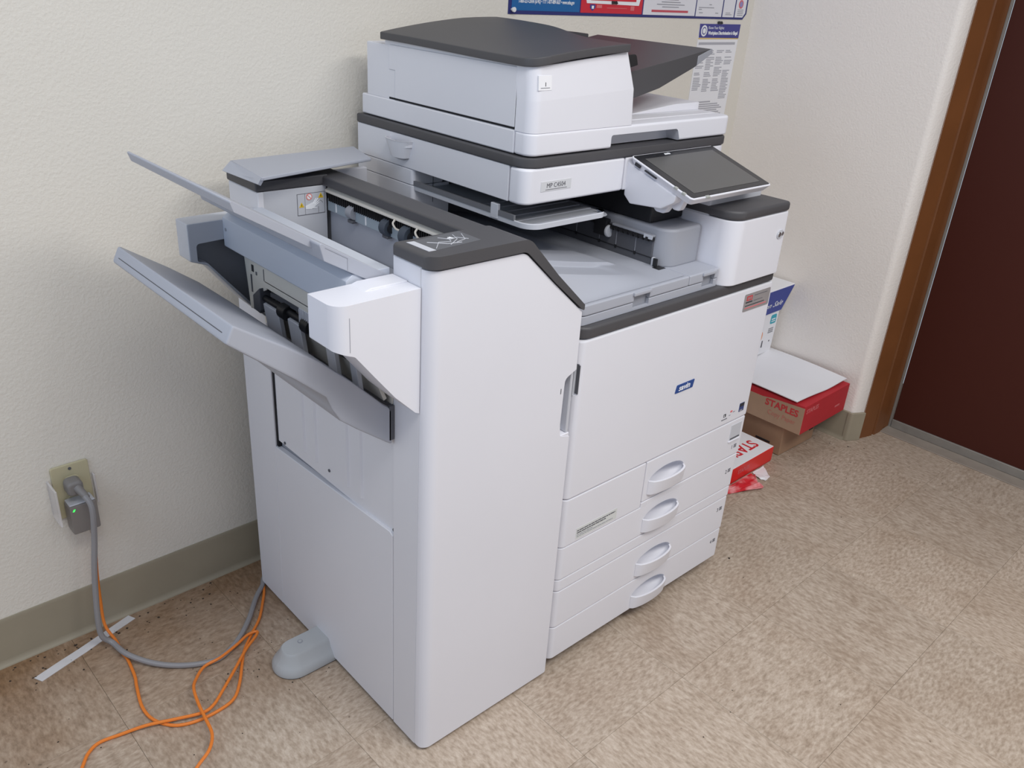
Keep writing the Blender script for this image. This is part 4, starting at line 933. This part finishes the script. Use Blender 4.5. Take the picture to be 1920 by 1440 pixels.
pts = [(-0.813, 0.332), (-0.797, 0.356), (-0.782, 0.375), (-0.76, 0.386), (-0.726, 0.381), (-0.682, 0.366), (-0.637, 0.348), (-0.591, 0.331), (-0.566, 0.336), (-0.538, 0.358), (-0.496, 0.394), (-0.452, 0.433), (-0.417, 0.457), (-0.410, 0.468), (-0.430, 0.470), (-0.461, 0.457), (-0.502, 0.444), (-0.538, 0.44), (-0.563, 0.42), (-0.58, 0.392), (-0.589, 0.351), (-0.594, 0.309), (-0.6, 0.267), (-0.618, 0.238), (-0.642, 0.226), (-0.669, 0.214), (-0.72, 0.20)]
pts = [(-0.845, 0.26), (-0.835, 0.30)]+pts
zs = lambda i: 0.0165 if 21 <= i <= 25 else 0.0098 if 7 <= i <= 26 else 0.0035
b.tube([(x, y, zs(i)) for i, (x, y) in enumerate(pts)], 0.0031, ORANGE, n=8)
tag(b.build('network_cable'), 'orange network cable lying in a crossing loop on the floor, both ends toward the viewer', 'network cable', 'orange network cables')
# torn strip of tape on the floor
b = MB(); bm = bmesh.new()
L1 = [(-0.792, 0.637), (-0.745, 0.6515), (-0.70, 0.6640), (-0.64, 0.6830), (-0.585, 0.7010)]; L2 = [(-0.783, 0.6185), (-0.735, 0.6330), (-0.69, 0.6460), (-0.635, 0.6650), (-0.577, 0.6830)]
va = [bm.verts.new((*rm(x, y)[:2], 0.0012)) for x, y in L1]; vb = [bm.verts.new((*rm(x, y)[:2], 0.0012)) for x, y in L2]
for i in range(4): bm.faces.new((va[i], vb[i], vb[i+1], va[i+1]))
r_ = bmesh.ops.extrude_face_region(bm, geom=bm.faces[:]); bmesh.ops.translate(bm, vec=(0, 0, -0.001), verts=[v for v in r_['geom'] if isinstance(v, bmesh.types.BMVert)])
bmesh.ops.recalc_face_normals(bm, faces=bm.faces[:]); b.add(bm, TAPE)
tag(b.build('tape_strip'), 'torn white strip of tape stuck on the floor below the outlet', 'tape')

# ------------------------------------------------------------------ paper cartons by the door
b = MB(); zt = 0.104
poly = [(1.2080, 0.1800), (1.4050, 0.1740), (1.4400, 0.52), (1.2200, 0.52)]
b.prism(poly, 'z', 0.001, zt, CARD2, 0.004, 2)
b.xf(RM); LOW = tag(b.build('cardboard_box'), 'plain brown cardboard box on the floor, bottom of the carton stack', 'box')
b = MB(); b.box(1.2075, 1.2095, 0.218, 0.268, 0.030, 0.0355, INKD); b.xf(RM); b.build('printed_mark', LOW)
b = MB(); b.box(1.372, 1.396, 0.1735, 0.1760, 0.040, 0.075, INKD); b.xf(RM); b.build('printed_mark', LOW)
CART = empty('paper_carton', rm(1.33, 0.33, 0.105), 'red and brown copy paper carton on top of the plain brown box', 'carton')
x0, x1, y0, y1, z0, z1 = 1.1930, 1.4700, 0.1225, 0.555, 0.1055, 0.2010
b = MB(); b.box(x0, x1, y0, y1, z0, z1, REDC, 0.003, 2); b.xf(RM); cb = b.build('carton_body', CART)
b = MB(); b.add(bm_prism(rp([(y0+0.001, z0+0.001), (y0+0.001, z1-0.006), (0.230, z1-0.014, 0.02), (0.265, z1-0.020), (y1-0.001, z1-0.020), (y1-0.001, z0+0.001)], 4), 'x', x0-0.0008, x0+0.002, 0), CARD); b.xf(RM); b.build('brown_end', cb, label='bare brown end panel of the carton')
b = MB(); b.text('STAPLES', 0.030, (x0-0.0012, 0.252, 0.1600), (0, -1, 0), (0, 0, 1), bold=0.0008, width=0.112, m=mat('box_red_ink', (196, 56, 60), 0.6)); b.xf(RM); b.build('lettering', cb, label='red shop name on the brown end')
b = MB(); b.text('Copy Paper', 0.022, (x0-0.0012, 0.238, 0.1330), (0, -1, 0), (0, 0, 1), width=0.094, m=mat('faint_red_ink', (190, 120, 106), 0.7)); b.xf(RM); b.build('lettering', cb, label='faint red words on the brown end')
b = MB(); b.text('STAPLES', 0.020, (1.2050, y0-0.0004, 0.1740), (1, 0, 0), (0, 0, 1), bold=0.0005, width=0.072, m=PINKR); b.xf(RM); b.build('lettering', cb, label='pale lettering on the red side')
b = MB(); b.box(1.395, 1.425, y0-0.0004, y0+0.001, 0.138, 0.144, PINKR); b.xf(RM); b.build('small_print', cb)
# bent white sheet over the carton
b = MB(); bm = bmesh.new(); NXs, NYs = 14, 10; g = []
c00, c10, c11, c01 = (1.1830, 0.1480), (1.4650, 0.1360), (1.4800, 0.4300), (1.1950, 0.4420)
for i in range(NXs+1):
    u = i/NXs; row = []
    for j in range(NYs+1):
        v = j/NYs
        s = (1-u)*(1-v)*c00[0]+u*(1-v)*c10[0]+u*v*c11[0]+(1-u)*v*c01[0]; q = (1-u)*(1-v)*c00[1]+u*(1-v)*c10[1]+u*v*c11[1]+(1-u)*v*c01[1]
        z = 0.2070+0.0055*(1-u)*(1-v)**2+0.007*smst(0.55, 1, u)+0.003*math.sin(3.0*v)+0.0012*math.sin(7*u+2*v)
        row.append(bm.verts.new((s, q, z)))
    g.append(row)
for i in range(NXs):
    for j in range(NYs): bm.faces.new((g[i][j], g[i+1][j], g[i+1][j+1], g[i][j+1]))
r_ = bmesh.ops.extrude_face_region(bm, geom=bm.faces[:]); bmesh.ops.translate(bm, vec=(0, 0, -0.0025), verts=[v for v in r_['geom'] if isinstance(v, bmesh.types.BMVert)])
bmesh.ops.recalc_face_normals(bm, faces=bm.faces[:]); b.add(bm, PAPER); b.xf(RM)
tag(b.build('white_sheet'), 'large white sheet of board lying on the red copy paper carton', 'sheet')
# blue and white box behind
b = MB()
bm = bmesh.new(); ks = []
for z, sa, sb, qa, qb in ((0.2145, 1.215, 1.4600, 0.4120, 0.600), (0.3590, 1.215, 1.4620, 0.4080, 0.600), (0.3595, 1.213, 1.4630, 0.4050, 0.602), (0.4550, 1.205, 1.4760, 0.3810, 0.640), (0.4575, 1.207, 1.4740, 0.3830, 0.638)):
    ks.append([bm.verts.new(p) for p in ((sa, qa, z), (sb, qa, z), (sb, qb, z), (sa, qb, z))])
for A, B in zip(ks, ks[1:]):
    for i in range(4): bm.faces.new((A[i], A[(i+1) % 4], B[(i+1) % 4], B[i]))
bm.faces.new(list(reversed(ks[0]))); bm.faces.new(ks[-1]); bmesh.ops.recalc_face_normals(bm, faces=bm.faces[:]); b.add(bm, PAPER)
b.xf(RM); BB = tag(b.build('ream_carton'), 'upright white paper box with blue flared lid in the corner behind the copier', 'box')
b = MB()
F = lambda s, z, d=0.0012: (s, 0.4050-(z-0.3595)*0.2513-d, z)
bm = bmesh.new(); A = [F(1.205, 0.3620), F(1.4632, 0.3620), F(1.4752, 0.4535), F(1.205, 0.4535)]
va = [bm.verts.new(p) for p in A]; vb = [bm.verts.new((p[0], p[1]+0.0015, p[2])) for p in A]
bm.faces.new(va); bm.faces.new(list(reversed(vb)))
for i in range(4): bm.faces.new((va[i], vb[i], vb[(i+1) % 4], va[(i+1) % 4]))
bmesh.ops.recalc_face_normals(bm, faces=bm.faces[:]); b.add(bm, BLUEC); b.xf(RM); b.build('blue_lid_panel', BB, label='deep blue front of the flared lid')
yq = 0.4125
def bprint(name, fn, label=None):
    b = MB(); fn(b); b.xf(RM); b.build(name, BB, label=label)
bprint('lettering', lambda b: b.text('on Sale', 0.030, F(1.3420, 0.3880, 0.0020), (1, 0, 0), (0, -0.2437, 0.970), shear=0.25, width=0.103, m=WINK), 'white slanted words on the blue lid')
def teal(b):
    b.add(bm_prism(rp([(1.418, 0.3180, 0.006), (1.452, 0.3180, 0.006), (1.452, 0.3500, 0.006), (1.418, 0.3500, 0.006)], 3), 'y', yq-0.0045, yq, 0), TEAL)
    b.box(1.424, 1.446, yq-0.005, yq, 0.332, 0.336, WINK); b.box(1.424, 1.446, yq-0.005, yq, 0.325, 0.328, WINK)
bprint('teal_square', teal)
def bars(b):
    for k in range(3): b.box(1.418, 1.448, yq-0.0030, yq, 0.2980-0.0065*k, 0.3025-0.0065*k, INKL)
bprint('small_print', bars)
bprint('small_print', lambda b: b.box(1.392, 1.398, yq-0.0025, yq, 0.240, 0.264, INK))
bprint('orange_spot', lambda b: b.add(bm_prism([(1.372+0.016*math.cos(a*0.4), 0.285+0.022*math.sin(a*0.4)) for a in range(16)], 'y', yq-0.0028, yq, 0), mat('orange_blot', (232, 160, 120), 0.6)))
bprint('small_print', lambda b: b.box(1.435, 1.441, yq-0.0020, yq, 0.252, 0.257, INK))
# ream on the floor
RE = empty('paper_ream', rm(1.03, 0.28, 0.0), 'white topped paper ream with red sides on the floor beside the copier', 'paper ream')
b = MB(); b.box(0.886, 1.1640, 0.1785, 0.392, 0.004, 0.052, REDW, 0.002, 2); b.box(0.889, 1.1625, 0.180, 0.390, 0.0005, 0.006, REDC); b.xf(RM); rw = b.build('red_wrapper', RE)
b = MB(); b.box(0.8865, 1.1630, 0.1800, 0.3915, 0.0510, 0.0528, PAPER, 0.0006, 1); b.xf(RM); b.build('white_top', rw, label='white top of the wrapped ream')
b = MB(); b.text('STAPLES', 0.055, (1.132, 0.2480, 0.0532), (-1, 0, 0), (0, -1, 0), bold=0.0010, width=0.185, m=mat('ream_red_ink', (214, 40, 52), 0.5)); b.xf(RM); b.build('lettering', rw, label='red shop name on the white top')
b = MB(); b.text('STAPLES', 0.018, (0.9720, 0.1781, 0.0250), (1, 0, 0), (0, 0, 1), bold=0.0004, width=0.060, m=PINKR); b.xf(RM); b.build('lettering', rw, label='pale lettering on the red side')
# crumpled wrapper and scrap
def crumple(name, poly, z, amp, m, seed, n=3):
    rr = random.Random(seed); bm = bmesh.new()
    vs = [bm.verts.new((*rm(s, q)[:2], z)) for s, q in poly]; bm.faces.new(vs)
    bmesh.ops.triangulate(bm, faces=bm.faces[:]); bmesh.ops.subdivide_edges(bm, edges=bm.edges[:], cuts=n, use_grid_fill=True); bmesh.ops.triangulate(bm, faces=bm.faces[:])
    for v in bm.verts: v.co.z = z+abs(rr.gauss(0, amp))
    r_ = bmesh.ops.extrude_face_region(bm, geom=bm.faces[:]); bmesh.ops.translate(bm, vec=(0, 0, -0.0007), verts=[v for v in r_['geom'] if isinstance(v, bmesh.types.BMVert)])
    bmesh.ops.recalc_face_normals(bm, faces=bm.faces[:]); b = MB(); b.add(bm, m); return b.build(name, ang=12)
RW2 = mat('crumpled_red_paper', (222, 70, 78), 0.45)
nt = RW2.node_tree; bs = nt.nodes['Principled BSDF']; n_ = nt.nodes.new('ShaderNodeTexNoise'); n_.inputs['Scale'].default_value = 22; tcn = nt.nodes.new('ShaderNodeTexCoord')
rmp = nt.nodes.new('ShaderNodeValToRGB'); rmp.color_ramp.elements[0].position = 0.45; rmp.color_ramp.elements[0].color = srgb(214, 42, 54); rmp.color_ramp.elements[1].position = 0.68; rmp.color_ramp.elements[1].color = srgb(240, 176, 178)
nt.links.new(tcn.outputs['Object'], n_.inputs['Vector']); nt.links.new(n_.outputs['Fac'], rmp.inputs['Fac']); nt.links.new(rmp.outputs['Color'], bs.inputs['Base Color'])
tag(crumple('paper_wrapper', [(0.880, 0.176), (1.0444, 0.1740), (1.0354, 0.1528), (1.0174, 0.1339), (1.0113, 0.1101), (0.9949, 0.105), (0.880, 0.160)], 0.0015, 0.0035, RW2, 2), 'crumpled red ream wrapper flat on the floor in front of the ream', 'wrapper')
tag(crumple('paper_scrap', [(1.0524, 0.1740), (1.1120, 0.1740), (1.1055, 0.1636), (1.0711, 0.1263), (1.0461, 0.125), (1.0381, 0.1436)], 0.0015, 0.002, PAPER, 5, 2), 'torn white paper scrap on the floor beside the red wrapper', 'paper scrap')

# ------------------------------------------------------------------ posters on the back wall
def pq(b, s0, s1, z0, z1, d, m): b.box(s0, s1, Q0-d, Q0-0.0005, z0, z1, m); return b
PO = empty('labor_poster', rm(0.952, Q0, 1.2170), 'wide laminated notice poster with dark blue border at the top of the wall', 'poster')
b = MB(); b.add(bm_prism([(0.4540, 1.2170), (1.4340, 1.2170), (1.4510, 1.2330), (1.4510, 1.72), (0.4540, 1.72)], 'y', Q0-0.0015, Q0-0.0003, 0), NAVY); b.xf(RM); po = b.build('poster_sheet', PO)
b = MB(); pq(b, 0.4640, 0.6970, 1.2250, 1.70, 0.0020, PBLUE); pq(b, 0.520, 0.690, 1.2540, 1.30, 0.0024, PGREEN)
b.text('1-800-321-OSHA (6742) • TTY 1-877-889-5627 • www.osha.gov', 0.012, (0.4860, Q0-0.0024, 1.2420), (1, 0, 0), (0, 0, 1), bold=0.0002, width=0.190, m=WINK); b.xf(RM); b.build('blue_notice', po, label='blue notice with a line of white print')
b = MB(); pq(b, 0.7010, 0.9440, 1.2240, 1.70, 0.0020, PRED)
b.add(bm_prism([(0.722, 1.2465), (0.928, 1.2445), (0.933, 1.262), (0.716, 1.262)], 'y', Q0-0.0026, Q0-0.0005, 0), WINK); pq(b, 0.735, 0.915, 1.2535, 1.262, 0.0030, PRED)
b.add(bm_prism([(0.735, 1.2440), (0.755, 1.2440), (0.755, 1.236), (0.745, 1.2290), (0.735, 1.236)], 'y', Q0-0.0026, Q0-0.0005, 0), PURP); pq(b, 0.741, 0.749, 1.234, 1.241, 0.0030, WINK); pq(b, 0.760, 0.780, 1.236, 1.2435, 0.0026, PINKR); pq(b, 0.895, 0.910, 1.232, 1.243, 0.0026, PINKR); pq(b, 0.800, 0.880, 1.2360, 1.2375, 0.0026, PINKR)
b.xf(RM); b.build('red_notice', po, label='red notice with white band and dark blue shield')
b = MB(); pq(b, 0.9490, 1.1840, 1.2235, 1.70, 0.0020, PWHITE); pq(b, 0.985, 1.150, 1.2310, 1.2365, 0.0026, mat('muted_red_bar', (196, 78, 92), 0.6))
for k, (a, c) in enumerate(((1.030, 1.105), (1.005, 1.130), (1.025, 1.110), (1.035, 1.100))): pq(b, a, c, 1.2435+0.0062*k, 1.2455+0.0062*k, 0.0026, INKL)
b.xf(RM); b.build('white_notice', po, label='white notice with grey print and red bar')
b = MB(); pq(b, 1.1890, 1.3180, 1.2230, 1.70, 0.0020, PWHITE)
for z, a, c in ((1.2540, 1.250, 1.262), (1.2460, 1.200, 1.275), (1.2410, 1.200, 1.215), (1.2320, 1.205, 1.222), (1.2320, 1.285, 1.300)): pq(b, a, c, z, z+0.0018, 0.0026, INKL)
b.xf(RM); b.build('white_notice', po, label='white notice with short lines of print')
b = MB(); pq(b, 1.3240, 1.3830, 1.2230, 1.70, 0.0020, PWHITE); pq(b, 1.338, 1.370, 1.2290, 1.2306, 0.0026, INKL); pq(b, 1.338, 1.362, 1.2335, 1.2350, 0.0026, INKL); b.xf(RM); b.build('narrow_notice', po)
b = MB(); b.add(bm_prism([(1.3890, 1.2230), (1.4310, 1.2230), (1.4430, 1.2350), (1.4430, 1.70), (1.3890, 1.70)], 'y', Q0-0.0020, Q0-0.0005, 0), PWHITE)
b.add(bm_prism([(1.414+0.012*math.cos(a*0.393), 1.2595+0.012*math.sin(a*0.393)) for a in range(16)], 'y', Q0-0.0026, Q0-0.0005, 0), PINKR); b.add(bm_prism([(1.414+0.008*math.cos(a*0.393), 1.2595+0.008*math.sin(a*0.393)) for a in range(16)], 'y', Q0-0.0030, Q0-0.0005, 0), mat('pale_violet_ink', (150, 140, 190), 0.6))
for k in range(4): pq(b, 1.400, 1.430, 1.2280+0.005*k, 1.2298+0.005*k, 0.0026, INKL)
b.xf(RM); b.build('narrow_notice', po, label='narrow notice with a small round seal')
P2 = empty('rights_notice', rm(1.32, Q0, 0.925), 'letter size white notice with purple blue header pinned below the wide poster', 'poster')
b = MB(); b.add(bm_prism([(1.2150, 0.9250), (1.4190, 0.9250), (1.4300, 1.2030), (1.2200, 1.2030)], 'y', Q0-0.0012, Q0-0.0002, 0), PAPER); b.xf(RM); pp = b.build('sheet', P2)
b = MB(); b.add(bm_prism([(1.2215, 1.1660), (1.4285, 1.1640), (1.4300, 1.2035), (1.2195, 1.2035)], 'y', Q0-0.0018, Q0-0.0010, 0), PURP); pq(b, 1.2205, 1.4270, 1.1615, 1.1655, 0.0018, PYEL)
b.add(bm_prism([(1.2430+0.0155*math.cos(a*0.314), 1.1845+0.0155*math.sin(a*0.314)) for a in range(20)], 'y', Q0-0.0022, Q0-0.0010, 0), WINK)
b.add(bm_prism([(1.2430+0.0105*math.cos(a*0.314), 1.1845+0.0105*math.sin(a*0.314)) for a in range(20)], 'y', Q0-0.0025, Q0-0.0010, 0), PURP); b.add(bm_prism([(1.2430+0.008*math.cos(a*0.785), 1.1845+0.008*math.sin(a*0.785)) for a in range(8)], 'y', Q0-0.0028, Q0-0.0010, 0), WINK)
b.text('Know Your Rights:', 0.011, (1.2640, Q0-0.0022, 1.1895), (1, 0, 0), (0, 0, 1), width=0.080, m=WINK)
b.text('Workplace Discrimination is Illegal', 0.013, (1.2640, Q0-0.0022, 1.1745), (1, 0, 0), (0, 0, 1), bold=0.0005, width=0.155, m=WINK); b.xf(RM); b.build('header_band', pp, label='purple blue header with round emblem and white title')
b = MB(); TX = mat('fine_print_grey', (176, 176, 184), 0.7)
rr = random.Random(11)
pq(b, 1.226, 1.415, 1.1460, 1.1530, 0.0016, TX)
for c0 in (1.226, 1.2760, 1.3250, 1.3720):
    z = 1.128
    while z > (1.010 if c0 < 1.33 else 0.985):
        wd = rr.uniform(0.024, 0.042) if rr.random() > 0.18 else 0.0
        if wd: pq(b, c0-(1.128-z)*0.02, c0-(1.128-z)*0.02+wd, z, z+0.0027, 0.0016, TX)
        z -= 0.0048
for k in range(6): pq(b, 1.268, 1.395-0.012*(k % 3), 0.942+0.0062*k, 0.9455+0.0062*k, 0.0016, TX)
pq(b, 1.226, 1.330, 0.980, 0.984, 0.0016, TX)
b.xf(RM); b.build('print_columns', pp, label='columns of small grey print', kind='stuff')
def pin(s, z, m, label):
    b = MB(); b.cyl((s, Q0-0.0004, z), (s, Q0-0.006, z), 0.0022, m, n=10); b.cyl((s, Q0-0.006, z), (s, Q0-0.013, z), 0.0048, m, r1=0.0058, n=14, bv=0.0012); b.xf(RM)
    tag(b.build('pushpin'), label, 'pushpin', 'pushpins in the posters')
pin(0.4640, 1.2270, mat('white_pin', (232, 232, 232), 0.35), 'white pushpin in the lower corner of the blue notice on the wide poster')
b = MB()
def clip(s, z, label):
    b = MB(); b.box(s-0.006, s+0.006, Q0-0.006, Q0-0.0015, z-0.004, z+0.003, BLACK, 0.001, 1)
    for d in (-0.008, 0.008): b.cyl((s+d, Q0-0.0065, z-0.003), (s+d, Q0-0.0025, z+0.002), 0.0028, BLACK, n=8)
    b.xf(RM); tag(b.build('paper_clamp'), label, 'clamp', 'small black clamps on the posters')
clip(0.826, 1.2505, 'tiny black clamp on the red notice of the wide poster'); clip(1.316, 1.2080, 'tiny black clamp on the header of the letter size notice')
# grit along the wall and round the foot
bm = bmesh.new(); rr = random.Random(21)
def grit(s, q, r):
    n = rr.randint(4, 6); p = rm(s, q); a0 = rr.random()*6.28
    vs = [bm.verts.new((p.x+r*rr.uniform(0.6, 1.2)*math.cos(a0+6.283*k/n), p.y+r*rr.uniform(0.6, 1.2)*math.sin(a0+6.283*k/n), 0.0004)) for k in range(n)]; c = bm.verts.new((p.x, p.y, 0.0004+r*0.5))
    for k in range(n): bm.faces.new((vs[k], vs[(k+1) % n], c))
for _ in range(70): grit(rr.uniform(-0.95, -0.36), Q0-0.02-abs(rr.gauss(0, 0.05)), rr.uniform(0.001, 0.0032))
for _ in range(45): grit(rr.gauss(-0.46, 0.06), rr.gauss(0.42, 0.06), rr.uniform(0.0008, 0.0022))
for _ in range(40): grit(rr.uniform(-0.95, -0.3), rr.uniform(0.1, 0.65), rr.uniform(0.0008, 0.002))
for _ in range(25): grit(rr.uniform(1.2, 1.62), rr.uniform(0.0, 0.19), rr.uniform(0.0008, 0.0024))
for _ in range(25): grit(rr.uniform(0.1, 1.5), rr.uniform(-0.5, 0.1), rr.uniform(0.0008, 0.0020))
for s, q in ((0.64, -0.02), (1.45, 0.07), (-0.62, 0.66), (-0.70, 0.68)): grit(s, q, 0.004)
b = MB(); b.add(bm, SPECK); tag(b.build('floor_grit', kind='stuff'), 'dark crumbs and grit scattered over the floor near the wall', 'grit')
